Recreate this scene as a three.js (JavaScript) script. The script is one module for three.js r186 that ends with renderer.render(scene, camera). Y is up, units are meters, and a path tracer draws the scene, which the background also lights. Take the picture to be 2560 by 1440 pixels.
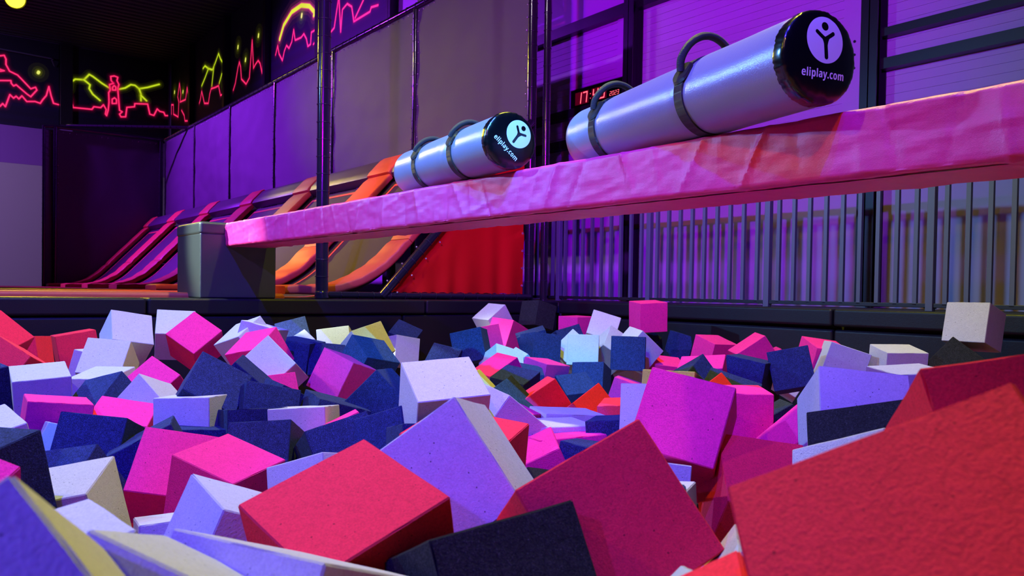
import * as THREE from 'three';
import { RoundedBoxGeometry } from 'three/addons/geometries/RoundedBoxGeometry.js';
import { mergeGeometries, mergeVertices, toCreasedNormals } from 'three/addons/utils/BufferGeometryUtils.js';
import { ImprovedNoise } from 'three/addons/math/ImprovedNoise.js';

// ---------- camera, exposure, lights ----------
const W = 2560, H = 1440, F = 1981.57;
const scene = new THREE.Scene();
scene.background = new THREE.Color(0x000000);
const renderer = new THREE.WebGLRenderer({ antialias: true });
renderer.toneMapping = THREE.LinearToneMapping;
renderer.toneMappingExposure = 1.0;
renderer.shadowMap.enabled = true;
const camera = new THREE.PerspectiveCamera(2 * Math.atan(H / 2 / F) * 180 / Math.PI, W / H, 0.02, 80);
camera.position.set(0, 0.075, 0);
camera.up.set(-0.00006, 0.99967, -0.02567);
camera.lookAt(0.61134, 0.075 - 0.02028, -0.79111);
camera.setViewOffset(W, H, 0, -49.45, W, H);      // the photograph is cropped off-centre
camera.focus = 2.7; camera.userData.fStop = 9;

// stage lights of the hall, then added fill lamps: [name, lamp position, aim point, colour, candela, cone half angle in degrees, penumbra, size, label]
const LIGHTS = [
  ['blue_wash', [-1.85, 6.2, 0.6], [1.5, -0.4, -3.9], [0.04, 0.03, 1], 540, 27, 1, 0.05, 'blue stage spotlight under the ceiling left of the pit'],
  ['amber_wash', [-1.9, 3.4, 0.3], [2.1, 0.4, -2.2], [1, 0.5, 0.02], 24, 22, 0.9, 0.05, 'amber stage spotlight hanging left of the pit'],
  ['overhead', [3, 6.2, -3], [1.5, -0.4, -2], [1, 1.02, 0.05], 138, 42, 0.6, 0.1, 'warm stage spotlight under the ceiling over the middle of the pit'],
  ['far_yellow', [1.95, 6.15, -20], [2.6, -0.3, -2], [1, 0.8, 0.02], 120, 14, 0.5, 0.1, 'yellow flood light under the ceiling above the far end of the court', 2.6],
  ['cyan_beam', [-1.4, 4.2, 0.1], [1.9, 0.3, -2.8], [0.02, 0.7, 1], 260, 9, 0.6, 0.03, 'cyan stage spotlight aimed at the smaller punch bag'],
  ['cyan_wash', [-1.5, 2.6, -6.5], [2.2, 0, -2.2], [0.18, 0.5, 1.25], 80, 40, 0.8, 0.06, 'cyan stage spotlight beside the court left of the pit'],
  ['yellow_side', [-3, 3.2, -3.2], [1.5, -0.3, -3.2], [1, 0.9, 0], 18, 45, 0.8, 0.06, 'yellow stage spotlight hanging left of the pit'],
  ['violet_court', [-1.5, 5.2, -17.5], [4.5, 2, -14.2], [0.3, 0.02, 1], 620, 38, 0.7, 0.1, 'violet stage spotlight above the trampoline court'],
  ['orange_court', [0.5, 5, -7.5], [3, 0.2, -7.6], [1, 0.42, 0.02], 100, 28, 0.7, 0.1, 'orange stage spotlight above the near trampoline ramps'],
  ['violet_wall', [-1.85, 2.35, 0], [6.3, 3.3, -7], [0.24, 0, 1], 330, 31, 1, 0.04, 'violet stage spotlight aimed at the right wall'],
  ['magenta_wall', [-2.1, 2.6, 0.1], [6.3, 3, -6.4], [1, 0, 0.3], 60, 24, 0.9, 0.04, 'magenta stage spotlight aimed at the right wall'],
  ['violet_far', [-3, 5, -18], [0, 2.2, -24.7], [0.48, 0.27, 1], 135, 42, 0.8, 0.06, 'violet stage spotlight near the far wall'],
  ['grey_net', [-1, 4.6, -4.5], [4.5, 2.6, -7.5], [0.5, 0.38, 0.5], 42, 26, 0.8, 0.06, 'pale stage spotlight aimed at the near net panels'],
  ['pale_side', [-2.2, 3, -6.6], [1.6, 0.4, -5.2], [0.75, 1, 0.8], 420, 6.5, 0.5, 0.05, 'pale green stage spotlight aimed at the black pedestal box'],  // added narrow lamp to brighten the pedestal side and beam end
  ['blue_left', [-2.6, 2, -0.5], [0.1, -0.35, -0.8], [0.1, 0.04, 1], 40, 15, 0.8, 0.05, 'low blue stage spotlight left of the pit'],  // added lamp that puts more blue on the near left cubes
  ['blue_front', [-2.2, 5.6, -0.6], [1.7, 0.5, -1.6], [0.05, 0, 1], 110, 12, 0.8, 0.05, 'violet stage spotlight aimed at the punch bags'],  // added lamp to turn the bags bluer from the front
];

// ---------- helpers ----------
let seed = 7;
const rnd = () => { seed = (seed + 0x6d2b79f5) | 0; let t = Math.imul(seed ^ (seed >>> 15), 1 | seed); t = (t + Math.imul(t ^ (t >>> 7), 61 | t)) ^ t; return ((t ^ (t >>> 14)) >>> 0) / 4294967296; };
const rr = (a, b) => a + (b - a) * rnd();
const noise = new ImprovedNoise();
const N = (x, y, z = 0) => noise.noise(x + 31.7, y + 17.3, z + 5.9);
const V = (x, y, z) => new THREE.Vector3(x, y, z);
const count = {};
function numbered(name) { const n = count[name] = (count[name] ?? -1) + 1; return n ? name + '_' + String(n).padStart(3, '0') : name; }
function shade(o) { o.traverse((m) => { if (m.isMesh) { m.castShadow = true; m.receiveShadow = true; } }); return o; }
function thing(name, label, category, pos = [0, 0, 0], group) {
  const g = new THREE.Group(); g.name = numbered(name); g.position.set(...pos);
  g.userData = { label, category }; if (group) g.userData.group = group;
  scene.add(g); return g;
}
function mesh(name, geo, mat, parent, label) {
  const m = new THREE.Mesh(geo, mat); m.name = name; m.castShadow = m.receiveShadow = true;
  if (label) m.userData.label = label;
  parent.add(m); return m;
}
function struct(name, geo, mat) { const m = new THREE.Mesh(geo, mat); m.name = name; m.userData.kind = 'structure'; m.castShadow = m.receiveShadow = true; scene.add(m); return m; }
function structGroup(name) { const g = new THREE.Group(); g.name = name; g.userData.kind = 'structure'; scene.add(g); return g; }
// box given by its corners; uv in metres
function box(x0, x1, y0, y1, z0, z1, r = 0) {
  const w = Math.abs(x1 - x0), h = Math.abs(y1 - y0), d = Math.abs(z1 - z0);
  const g = r ? new RoundedBoxGeometry(w, h, d, 3, Math.min(r, w / 2.01, h / 2.01, d / 2.01)) : new THREE.BoxGeometry(w, h, d);
  g.translate((x0 + x1) / 2, (y0 + y1) / 2, (z0 + z1) / 2);
  return metreUV(g);
}
function metreUV(g) {
  const p = g.attributes.position, n = g.attributes.normal, uv = new Float32Array(p.count * 2);
  for (let i = 0; i < p.count; i++) {
    const a = Math.abs(n.getX(i)), b = Math.abs(n.getY(i)), c = Math.abs(n.getZ(i));
    let u, v;
    if (a >= b && a >= c) { u = p.getZ(i); v = p.getY(i); } else if (b >= c) { u = p.getX(i); v = p.getZ(i); } else { u = p.getX(i); v = p.getY(i); }
    uv[2 * i] = u; uv[2 * i + 1] = v;
  }
  g.setAttribute('uv', new THREE.BufferAttribute(uv, 2));
  return g;
}
function tube(pts, r, seg = 24, rad = 12, closed = false) {
  const c = pts.length === 2 ? new THREE.LineCurve3(V(...pts[0]), V(...pts[1])) : new THREE.CatmullRomCurve3(pts.map((p) => V(...p)), closed, 'catmullrom', 0.4);
  return new THREE.TubeGeometry(c, pts.length === 2 ? 1 : seg, r, rad, closed);
}
// pipe with closed ends between two points
function pipe(a, b, r, rad = 16) {
  const A = V(...a), B = V(...b), l = A.distanceTo(B);
  const g = new THREE.CylinderGeometry(r, r, l, rad, 1);
  g.applyQuaternion(new THREE.Quaternion().setFromUnitVectors(V(0, 1, 0), B.clone().sub(A).normalize()));
  g.translate((A.x + B.x) / 2, (A.y + B.y) / 2, (A.z + B.z) / 2);
  return g;
}
// ring (cable tie) round a pipe running along dir, with its clip
function tieGeo(at, dir, r) {
  const ring = new THREE.TorusGeometry(r + 0.001, 0.0022, 6, 20);
  const clip = new THREE.BoxGeometry(0.006, 0.008, 0.006); clip.translate(-r - 0.004, 0, 0);
  const g = mergeGeometries([ring, clip]);
  g.applyQuaternion(new THREE.Quaternion().setFromUnitVectors(V(0, 0, 1), V(...dir).normalize()));
  g.translate(...at); return g;
}
// grid surface from f(u, v) -> [x, y, z]; uv from g(u, v) in metres
function surface(nu, nv, f, uvf = (u, v) => [u, v], flip = false) {
  const pos = [], uv = [], idx = [];
  for (let j = 0; j <= nv; j++) for (let i = 0; i <= nu; i++) { pos.push(...f(i / nu, j / nv)); uv.push(...uvf(i / nu, j / nv)); }
  for (let j = 0; j < nv; j++) for (let i = 0; i < nu; i++) {
    const a = j * (nu + 1) + i, b = a + 1, c = a + nu + 1, d = c + 1;
    if (flip) idx.push(a, c, b, b, c, d); else idx.push(a, b, c, b, d, c);
  }
  const g = new THREE.BufferGeometry();
  g.setAttribute('position', new THREE.Float32BufferAttribute(pos, 3));
  g.setAttribute('uv', new THREE.Float32BufferAttribute(uv, 2));
  g.setIndex(idx); g.computeVertexNormals(); return g;
}
// ---------- textures ----------
function dataTex(n, f, srgb = true) {
  const d = new Uint8Array(n * n * 4);
  for (let y = 0; y < n; y++) for (let x = 0; x < n; x++) { const c = f(x, y); const i = 4 * (y * n + x); d[i] = c[0]; d[i + 1] = c[1]; d[i + 2] = c[2]; d[i + 3] = 255; }
  const t = new THREE.DataTexture(d, n, n); t.wrapS = t.wrapT = THREE.RepeatWrapping; t.magFilter = THREE.LinearFilter; t.minFilter = THREE.LinearMipmapLinearFilter; t.generateMipmaps = true;
  if (srgb) t.colorSpace = THREE.SRGBColorSpace;
  t.needsUpdate = true; return t;
}
// tileable value noise
function valueNoise(n, cells, s) {
  const g = new Float32Array(cells * cells); let k = s >>> 0;
  for (let i = 0; i < g.length; i++) { k = (Math.imul(k, 1664525) + 1013904223) >>> 0; g[i] = k / 4294967296; }
  const o = new Float32Array(n * n);
  for (let y = 0; y < n; y++) for (let x = 0; x < n; x++) {
    const fx = x / n * cells, fy = y / n * cells, ix = Math.floor(fx), iy = Math.floor(fy); let u = fx - ix, v = fy - iy; u = u * u * (3 - 2 * u); v = v * v * (3 - 2 * v);
    const a = g[(iy % cells) * cells + ix % cells], b = g[(iy % cells) * cells + (ix + 1) % cells], c = g[((iy + 1) % cells) * cells + ix % cells], d = g[((iy + 1) % cells) * cells + (ix + 1) % cells];
    o[y * n + x] = (a * (1 - u) + b * u) * (1 - v) + (c * (1 - u) + d * u) * v;
  }
  return o;
}
const cl = (v) => Math.max(0, Math.min(255, v));
const FN = 512, fine = valueNoise(FN, 256, 11), mid = valueNoise(FN, 96, 12), big = valueNoise(FN, 24, 13), wide = valueNoise(FN, 6, 14);
// one foam texture spans 0.2 m (one cube face)
function foamMap(rgb, amp, pores, poreDark, specks) {
  const hole = new Float32Array(FN * FN); let k = 99 + pores;
  const r = () => { k = (Math.imul(k, 1664525) + 1013904223) >>> 0; return k / 4294967296; };
  for (let i = 0; i < pores; i++) {
    const cx = r() * FN, cy = r() * FN, rad = 0.8 + r() * r() * 3.2;
    for (let dy = -4; dy <= 4; dy++) for (let dx = -4; dx <= 4; dx++) if (dx * dx + dy * dy < rad * rad) hole[((cy + dy + FN | 0) % FN) * FN + ((cx + dx + FN | 0) % FN)] = 1;
  }
  return dataTex(FN, (x, y) => {
    const i = y * FN + x; let m = 1 + amp * ((fine[i] - 0.5) * 1.1 + (mid[i] - 0.5) * 0.9 + (big[i] - 0.5) * 0.35);
    if (hole[i]) m *= poreDark;
    if (specks && fine[i] > 0.93) m *= 1 + specks;
    return rgb.map((c) => cl(c * m));
  });
}
const foamBump = dataTex(FN, (x, y) => { const i = y * FN + x, v = 255 * (0.45 * fine[i] + 0.4 * mid[i] + 0.15 * big[i]); return [v, v, v]; }, false);
const grain = dataTex(FN, (x, y) => { const i = y * FN + x, v = 255 * (0.3 * fine[i] + 0.5 * mid[i] + 0.2 * big[i]); return [v, v, v]; }, false);
const weave = dataTex(128, (x, y) => { const a = (x >> 2) & 1, b = (y >> 2) & 1, v = a ^ b ? 200 : 60; return [v, v, v]; }, false);
const webbing = dataTex(64, (x, y) => { const v = 120 + 90 * Math.sin((x + ((y >> 3) & 1) * 8) / 16 * Math.PI * 2) * Math.sin(y / 8 * Math.PI); return [v, v, v]; }, false);
const rep = (t, u, v) => { const c = t.clone(); c.repeat.set(u, v); c.needsUpdate = true; return c; };
const std = (color, rough, opt = {}) => new THREE.MeshPhysicalMaterial({ color, roughness: rough, ...opt });
const lin = (r, g, b) => new THREE.Color().setRGB(r, g, b);
const wearMap = dataTex(FN, (x, y) => { const i = y * FN + x, s = 0.5 * wide[i] + 0.3 * big[i] + 0.2 * mid[i], v = 236 + 24 * (s - 0.5); return [v, v, v]; });
const M = {
  beam: std(lin(0.85, 0.03, 0.24), 0.42, { bumpMap: rep(grain, 12, 12), bumpScale: 0.0004, map: rep(wearMap, 2, 2) }),
  redVinyl: std(lin(0.86, 0.14, 0.05), 0.5, { bumpMap: rep(grain, 8, 8), bumpScale: 0.0004, map: rep(wearMap, 1.5, 1.5) }),
  curtain: std(lin(0.72, 0.012, 0.004), 0.75, { specularIntensity: 0.3, bumpMap: rep(grain, 8, 8), bumpScale: 0.0003 }),
  blackVinyl: std(lin(0.009, 0.0085, 0.011), 0.42, { specularIntensity: 0.6, bumpMap: rep(grain, 6, 6), bumpScale: 0.0006 }),
  greyVinyl: std(lin(0.06, 0.06, 0.065), 0.4, { bumpMap: rep(grain, 8, 8), bumpScale: 0.0004 }),
  bed: std(lin(0.035, 0.034, 0.03), 0.62, { bumpMap: rep(weave, 60, 60), bumpScale: 0.0004 }),
  border: std(lin(0.85, 0.16, 0.06), 0.6),
  net: std(lin(0.085, 0.08, 0.09), 0.5, { bumpMap: rep(weave, 40, 40), bumpScale: 0.0006, side: THREE.DoubleSide }),
  foamPipe: std(lin(0.016, 0.016, 0.018), 0.16, { clearcoat: 0.6, clearcoatRoughness: 0.12 }),
  steel: std(lin(0.012, 0.012, 0.014), 0.4),
  steelGrey: std(lin(0.09, 0.095, 0.13), 0.45),
  tie: std(lin(0.03, 0.03, 0.035), 0.25),
  eyelet: std(lin(0.8, 0.8, 0.8), 0.2, { metalness: 0.8 }),
  wall: std(lin(0.56, 0.46, 0.6), 0.55, {}),
  wallFlat: std(lin(0.56, 0.46, 0.6), 0.5),
  wallPurple: std(lin(0.3, 0.12, 0.42), 0.55),
  wallGrey: std(lin(0.5, 0.5, 0.42), 0.5),
  pedestal: std(lin(0.035, 0.037, 0.036), 0.38, { bumpMap: rep(grain, 8, 8), bumpScale: 0.0006 }),
  dark: std(lin(0.03, 0.03, 0.035), 0.7),
  floor: std(lin(0.05, 0.05, 0.055), 0.8, { bumpMap: rep(grain, 3, 3), bumpScale: 0.001 }),
  ceiling: std(lin(0.035, 0.035, 0.035), 0.6),
  bag: std(lin(0.27, 0.26, 0.4), 0.3, { metalness: 0.25, bumpMap: rep(grain, 3, 6), bumpScale: 0.0004 }),
  web: std(lin(0.014, 0.014, 0.017), 0.5, { bumpMap: rep(webbing, 4, 60), bumpScale: 0.0008 }),
  rope: std(lin(0.016, 0.016, 0.02), 0.55, { bumpMap: rep(webbing, 30, 4), bumpScale: 0.002 }),
  patch: std(lin(0.05, 0.05, 0.04), 0.3, { bumpMap: rep(grain, 2, 2), bumpScale: 0.003 }),
};
// ---------- the hall ----------
const XW = 6.3, ZF = -24.7, YC = 6.6, XL = -14, ZB = 7;
{ // floor slabs round the pit, and the pit shell
  const parts = [box(XL, 4.72, -0.3, -0.03, ZF, -5.62), box(4.72, XW, -0.3, -0.01, ZF, ZB), box(XL, -4.05, -0.3, -0.03, -5.62, ZB), box(-4.05, 4.72, -0.3, -0.03, 4.05, ZB)];
  struct('floor', mergeGeometries(parts), M.floor);
  const pit = [box(-4.05, 4.72, -1.5, -1.35, -5.62, 4.05), box(-4.15, -4.0, -1.35, -0.03, -5.62, 4.05), box(4.66, 4.72, -1.35, -0.3, -5.62, 4.05), box(-4, 4.66, -1.35, -0.3, -5.62, -5.4), box(-4, 4.66, -1.35, -0.03, 4, 4.1)];
  struct('trim_1', mergeGeometries(pit), M.dark);
}
{ // ceiling: ribbed steel deck
  const pts = [], per = 0.26;
  const g = []; const sh = new THREE.Shape(); let z = ZF; sh.moveTo(ZF, 0.3); sh.lineTo(ZF, 0);
  while (z < ZB - per) { sh.lineTo(z + 0.1, 0); sh.lineTo(z + 0.13, 0.06); sh.lineTo(z + 0.21, 0.06); sh.lineTo(z + 0.24, 0); z += per; }
  sh.lineTo(ZB, 0); sh.lineTo(ZB, 0.3); sh.closePath();
  const e = new THREE.ExtrudeGeometry(sh, { depth: XW - XL + 0.4, bevelEnabled: false });
  e.rotateY(-Math.PI / 2); e.translate(XW + 0.4, YC, 0);
  struct('ceiling', e, M.ceiling);
}
const cols = [-22.3, -19.43, -16.75, -14.05, -11.3, -8.65, -6.0, -3.33, -0.66, 2.0, 4.7];
{ // right wall of sandwich panels between steel columns
  const w = structGroup('wall_right');
  const ridge = (y0, y1, z0, z1) => { // horizontal micro-ribs every 7 cm as real steps
    const sh = new THREE.Shape(); sh.moveTo(0.2, y0); sh.lineTo(0, y0);
    for (let y = y0; y < y1 - 0.01;) { const t = Math.min(y + 0.072, y1); sh.lineTo(0, t - 0.006); sh.lineTo(0.006, t - 0.004); sh.lineTo(0.006, t - 0.001); sh.lineTo(0, t); y = t; }
    sh.lineTo(0.2, y1); sh.closePath();
    const g = new THREE.ExtrudeGeometry(sh, { depth: z1 - z0, bevelEnabled: false }); g.translate(XW, 0, z0); return g;
  };
  const edge = [ZF, ...cols, ZB];
  for (let i = 0; i + 1 < edge.length; i++) {
    const z0 = edge[i], z1 = edge[i + 1], near = z1 > -9;
    if (near) {
      mesh('wall_panel', box(XW, XW + 0.2, -0.3, 1.2, z0, z1 - 0.004), M.wallFlat, w);
      mesh('wall_panel', ridge(1.204, 3.22, z0, z1 - 0.004), M.wall, w);
      mesh('wall_panel', box(XW, XW + 0.2, 3.224, YC, z0, z1 - 0.004), M.wallFlat, w);
    } else mesh('wall_panel', box(XW, XW + 0.2, -0.3, YC, z0, z1 - 0.004), M.wallFlat, w);
  }
  for (const z of cols) {
    const c = mesh('column', mergeGeometries([box(XW - 0.16, XW - 0.01, 0, YC, z - 0.005, z + 0.005), box(XW - 0.16, XW - 0.15, 0, YC, z - 0.07, z + 0.07), box(XW - 0.012, XW, 0, YC, z - 0.07, z + 0.07)]), M.steel, w);
    if (z > -9) mesh('column_cover', box(XW - 0.012, XW, 0.02, YC, z - 0.3, z - 0.075), M.wallFlat, w);
  }
  // horizontal rails
  const rail = (y, h, z0, z1, d = 0.1) => mesh('wall_rail', box(XW - d, XW, y - h / 2, y + h / 2, z0, z1), M.steel, w);
  rail(3.16, 0.12, -8.65, -6.08); rail(3.16, 0.1, -5.93, -3.4); rail(2.17, 0.1, -8.65, -6.3); rail(1.82, 0.1, -8.65, -6.08);
  rail(2.19, 0.065, -3.26, -0.7); rail(1.94, 0.085, -3.26, -0.7); rail(3.16, 0.1, -3.26, -0.7);
  rail(2.19, 0.065, -0.6, 1.9); rail(1.94, 0.085, -0.6, 1.9);
  // bolt plate beside the near column
  const holes = [];
  for (const y of [1.98, 2.09, 2.2]) for (const z of [-3.53, -3.43]) { const b = new THREE.CylinderGeometry(0.011, 0.011, 0.012, 12); b.rotateZ(Math.PI / 2); b.translate(XW - 0.014, y, z); mesh('bolt', b, M.steel, w); }
}
{
  const w = structGroup('wall_far');
  mesh('upper_part', box(XL, XW + 0.2, 3.26, YC, ZF - 0.2, ZF), M.wallPurple, w);  // wall in two tones, purple above and grey below
  mesh('lower_part', box(XL, XW + 0.2, -0.3, 3.257, ZF - 0.2, ZF), M.wallGrey, w);
}
struct('wall_left', box(XL - 0.2, XL, -0.3, YC, ZF, ZB), M.dark);
struct('wall_back', box(XL, XW + 0.2, -0.3, YC, ZB, ZB + 0.2), M.dark);
{ // steel column of the far wall and the pipe above the mural
  const c = thing('steel_column', 'black steel column between the two neon-look murals on the far wall', 'column', [3.58, 0, ZF + 0.1]);
  mesh('web', box(-0.15, 0.15, 4.4, YC, -0.08, 0.1, 0.01), M.steel, c);
  const p = thing('conduit_pipe', 'thin grey pipe running under the ceiling at the far left', 'pipe', [0, 0, 0]);
  mesh('tube', tube([[0.6, 6.16, ZF + 0.3], [3.05, 6.1, ZF + 0.3], [3.2, 6.08, ZF + 0.29], [3.3, 5.95, ZF + 0.12]], 0.022, 40, 8), M.steelGrey, p);
}
// ---------- neon-look murals: fluorescent paint, its glow added as emission and drawn halos ----------
function mural(label, x0, x1, y0, y1, onFar, art) {
  const w = x1 - x0, h = y1 - y0, S = 1024 / Math.max(w, h), cw = Math.round(w * S), ch = Math.round(h * S);
  const base = document.createElement('canvas'); base.width = cw; base.height = ch; const b = base.getContext('2d');
  b.fillStyle = '#0b0620'; b.fillRect(0, 0, cw, ch);
  for (let i = 0; i < 60; i++) { b.fillStyle = `rgba(${30 + 20 * rnd()},${8},${80 + 40 * rnd()},0.05)`; b.fillRect(0, ch * (0.45 + 0.55 * rnd()), cw, ch * 0.05 * rnd()); }
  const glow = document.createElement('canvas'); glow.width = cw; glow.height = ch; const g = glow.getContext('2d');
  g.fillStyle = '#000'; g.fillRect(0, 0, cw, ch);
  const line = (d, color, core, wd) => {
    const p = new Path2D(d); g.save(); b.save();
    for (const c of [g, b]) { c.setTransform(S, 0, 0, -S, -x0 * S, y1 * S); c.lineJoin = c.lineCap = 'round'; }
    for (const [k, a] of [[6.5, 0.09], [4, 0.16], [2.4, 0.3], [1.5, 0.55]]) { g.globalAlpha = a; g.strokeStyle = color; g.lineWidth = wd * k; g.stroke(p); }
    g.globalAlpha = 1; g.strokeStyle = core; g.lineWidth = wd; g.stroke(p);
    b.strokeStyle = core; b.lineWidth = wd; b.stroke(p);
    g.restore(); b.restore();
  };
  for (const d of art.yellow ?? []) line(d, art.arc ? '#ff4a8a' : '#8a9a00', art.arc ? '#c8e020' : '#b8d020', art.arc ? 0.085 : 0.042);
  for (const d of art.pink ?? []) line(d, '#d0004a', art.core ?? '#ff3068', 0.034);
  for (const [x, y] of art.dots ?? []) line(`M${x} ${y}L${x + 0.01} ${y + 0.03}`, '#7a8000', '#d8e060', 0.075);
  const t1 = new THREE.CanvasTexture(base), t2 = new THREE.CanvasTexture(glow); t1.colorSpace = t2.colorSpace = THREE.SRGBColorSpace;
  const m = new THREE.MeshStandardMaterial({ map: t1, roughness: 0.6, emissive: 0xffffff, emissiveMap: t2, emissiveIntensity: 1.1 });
  const o = thing('glowing_mural', label, 'mural', onFar ? [(x0 + x1) / 2, (y0 + y1) / 2, ZF + 0.02] : [XW - 0.02, (y0 + y1) / 2, (x0 + x1) / 2]);
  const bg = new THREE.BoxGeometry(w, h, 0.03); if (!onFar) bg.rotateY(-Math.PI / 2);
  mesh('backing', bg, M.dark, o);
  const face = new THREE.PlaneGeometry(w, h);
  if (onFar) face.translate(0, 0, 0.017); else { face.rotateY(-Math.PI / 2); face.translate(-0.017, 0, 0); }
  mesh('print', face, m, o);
}
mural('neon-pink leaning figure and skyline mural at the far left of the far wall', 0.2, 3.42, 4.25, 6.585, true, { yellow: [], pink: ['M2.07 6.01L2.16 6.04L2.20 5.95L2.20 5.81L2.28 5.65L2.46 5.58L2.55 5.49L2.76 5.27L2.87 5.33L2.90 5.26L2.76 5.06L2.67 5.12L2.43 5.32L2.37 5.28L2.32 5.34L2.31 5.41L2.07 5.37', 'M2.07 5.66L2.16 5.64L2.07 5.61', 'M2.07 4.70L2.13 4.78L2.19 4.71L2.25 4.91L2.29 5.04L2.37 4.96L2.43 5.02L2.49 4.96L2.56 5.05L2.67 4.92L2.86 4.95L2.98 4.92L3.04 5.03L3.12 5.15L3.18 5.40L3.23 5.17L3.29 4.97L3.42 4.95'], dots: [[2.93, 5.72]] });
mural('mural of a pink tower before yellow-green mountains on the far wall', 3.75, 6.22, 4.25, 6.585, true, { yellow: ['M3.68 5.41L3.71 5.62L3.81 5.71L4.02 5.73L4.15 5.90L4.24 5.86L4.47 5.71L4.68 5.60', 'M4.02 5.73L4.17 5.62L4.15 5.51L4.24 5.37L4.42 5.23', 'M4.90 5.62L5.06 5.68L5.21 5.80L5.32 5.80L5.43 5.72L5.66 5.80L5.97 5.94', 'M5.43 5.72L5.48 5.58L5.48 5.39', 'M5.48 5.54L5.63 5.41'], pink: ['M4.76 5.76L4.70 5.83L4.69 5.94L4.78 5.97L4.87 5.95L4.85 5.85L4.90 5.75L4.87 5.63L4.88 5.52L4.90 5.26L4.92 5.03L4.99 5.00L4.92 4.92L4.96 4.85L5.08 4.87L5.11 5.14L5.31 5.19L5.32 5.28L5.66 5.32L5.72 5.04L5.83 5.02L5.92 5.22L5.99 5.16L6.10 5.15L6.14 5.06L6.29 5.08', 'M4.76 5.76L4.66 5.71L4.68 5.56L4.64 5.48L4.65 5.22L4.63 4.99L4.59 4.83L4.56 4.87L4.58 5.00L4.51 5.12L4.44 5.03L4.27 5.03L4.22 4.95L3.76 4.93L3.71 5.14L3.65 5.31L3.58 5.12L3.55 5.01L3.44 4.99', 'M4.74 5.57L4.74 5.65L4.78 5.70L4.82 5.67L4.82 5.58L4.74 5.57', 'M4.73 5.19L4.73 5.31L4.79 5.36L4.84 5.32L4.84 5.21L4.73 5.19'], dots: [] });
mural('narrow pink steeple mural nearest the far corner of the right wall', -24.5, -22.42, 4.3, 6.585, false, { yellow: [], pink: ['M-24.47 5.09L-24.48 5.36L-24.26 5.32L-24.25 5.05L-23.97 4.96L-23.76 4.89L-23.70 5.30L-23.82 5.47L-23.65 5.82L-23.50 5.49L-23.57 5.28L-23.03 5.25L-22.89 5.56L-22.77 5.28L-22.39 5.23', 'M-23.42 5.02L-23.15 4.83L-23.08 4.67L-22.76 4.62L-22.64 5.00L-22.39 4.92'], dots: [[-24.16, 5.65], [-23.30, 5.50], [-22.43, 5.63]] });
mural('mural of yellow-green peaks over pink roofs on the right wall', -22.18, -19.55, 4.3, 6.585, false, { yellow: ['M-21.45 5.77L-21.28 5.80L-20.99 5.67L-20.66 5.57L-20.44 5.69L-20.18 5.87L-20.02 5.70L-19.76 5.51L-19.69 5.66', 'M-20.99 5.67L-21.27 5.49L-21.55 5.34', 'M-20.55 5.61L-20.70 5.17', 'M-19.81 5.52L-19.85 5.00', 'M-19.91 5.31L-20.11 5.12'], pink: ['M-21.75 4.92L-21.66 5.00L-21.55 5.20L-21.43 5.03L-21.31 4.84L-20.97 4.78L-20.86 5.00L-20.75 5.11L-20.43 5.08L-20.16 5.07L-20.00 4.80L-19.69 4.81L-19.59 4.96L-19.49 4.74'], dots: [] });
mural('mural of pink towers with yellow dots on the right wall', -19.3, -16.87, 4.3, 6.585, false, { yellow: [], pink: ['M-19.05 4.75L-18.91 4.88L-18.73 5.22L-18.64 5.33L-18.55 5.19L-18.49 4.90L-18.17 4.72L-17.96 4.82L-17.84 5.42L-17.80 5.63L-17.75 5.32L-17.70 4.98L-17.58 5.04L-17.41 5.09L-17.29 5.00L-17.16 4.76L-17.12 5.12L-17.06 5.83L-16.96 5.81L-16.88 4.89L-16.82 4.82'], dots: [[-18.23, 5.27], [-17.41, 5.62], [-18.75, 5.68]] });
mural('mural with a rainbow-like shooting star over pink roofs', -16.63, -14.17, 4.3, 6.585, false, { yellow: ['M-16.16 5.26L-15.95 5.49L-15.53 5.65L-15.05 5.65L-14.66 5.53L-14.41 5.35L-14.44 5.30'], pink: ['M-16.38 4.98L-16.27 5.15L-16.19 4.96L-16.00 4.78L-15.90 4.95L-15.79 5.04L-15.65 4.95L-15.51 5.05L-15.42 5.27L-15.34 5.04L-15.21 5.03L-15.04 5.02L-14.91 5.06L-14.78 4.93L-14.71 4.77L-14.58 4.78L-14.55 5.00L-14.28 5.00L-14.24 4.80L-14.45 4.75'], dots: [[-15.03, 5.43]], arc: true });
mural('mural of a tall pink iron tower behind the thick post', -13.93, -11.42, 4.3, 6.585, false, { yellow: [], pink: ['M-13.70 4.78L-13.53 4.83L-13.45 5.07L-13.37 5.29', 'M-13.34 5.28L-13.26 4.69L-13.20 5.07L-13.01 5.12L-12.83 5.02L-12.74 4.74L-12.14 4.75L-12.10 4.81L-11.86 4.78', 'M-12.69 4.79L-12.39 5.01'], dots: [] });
// ---------- trampoline court ----------
const ANG = 46.7 * Math.PI / 180, RAD = 1.04, X0 = 2.52, ARC = RAD * ANG;
function prof(s) { // point and normal of the ramp profile at arc length s
  if (s < 0) return { x: X0 + s, y: 0, nx: 0, ny: 1 };
  const t = Math.min(s, ARC) / RAD; let x = X0 + RAD * Math.sin(t), y = RAD * (1 - Math.cos(t));
  if (s > ARC) { x += (s - ARC) * Math.cos(ANG); y += (s - ARC) * Math.sin(ANG); }
  return { x, y, nx: -Math.sin(t), ny: Math.cos(t) };
}
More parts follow.
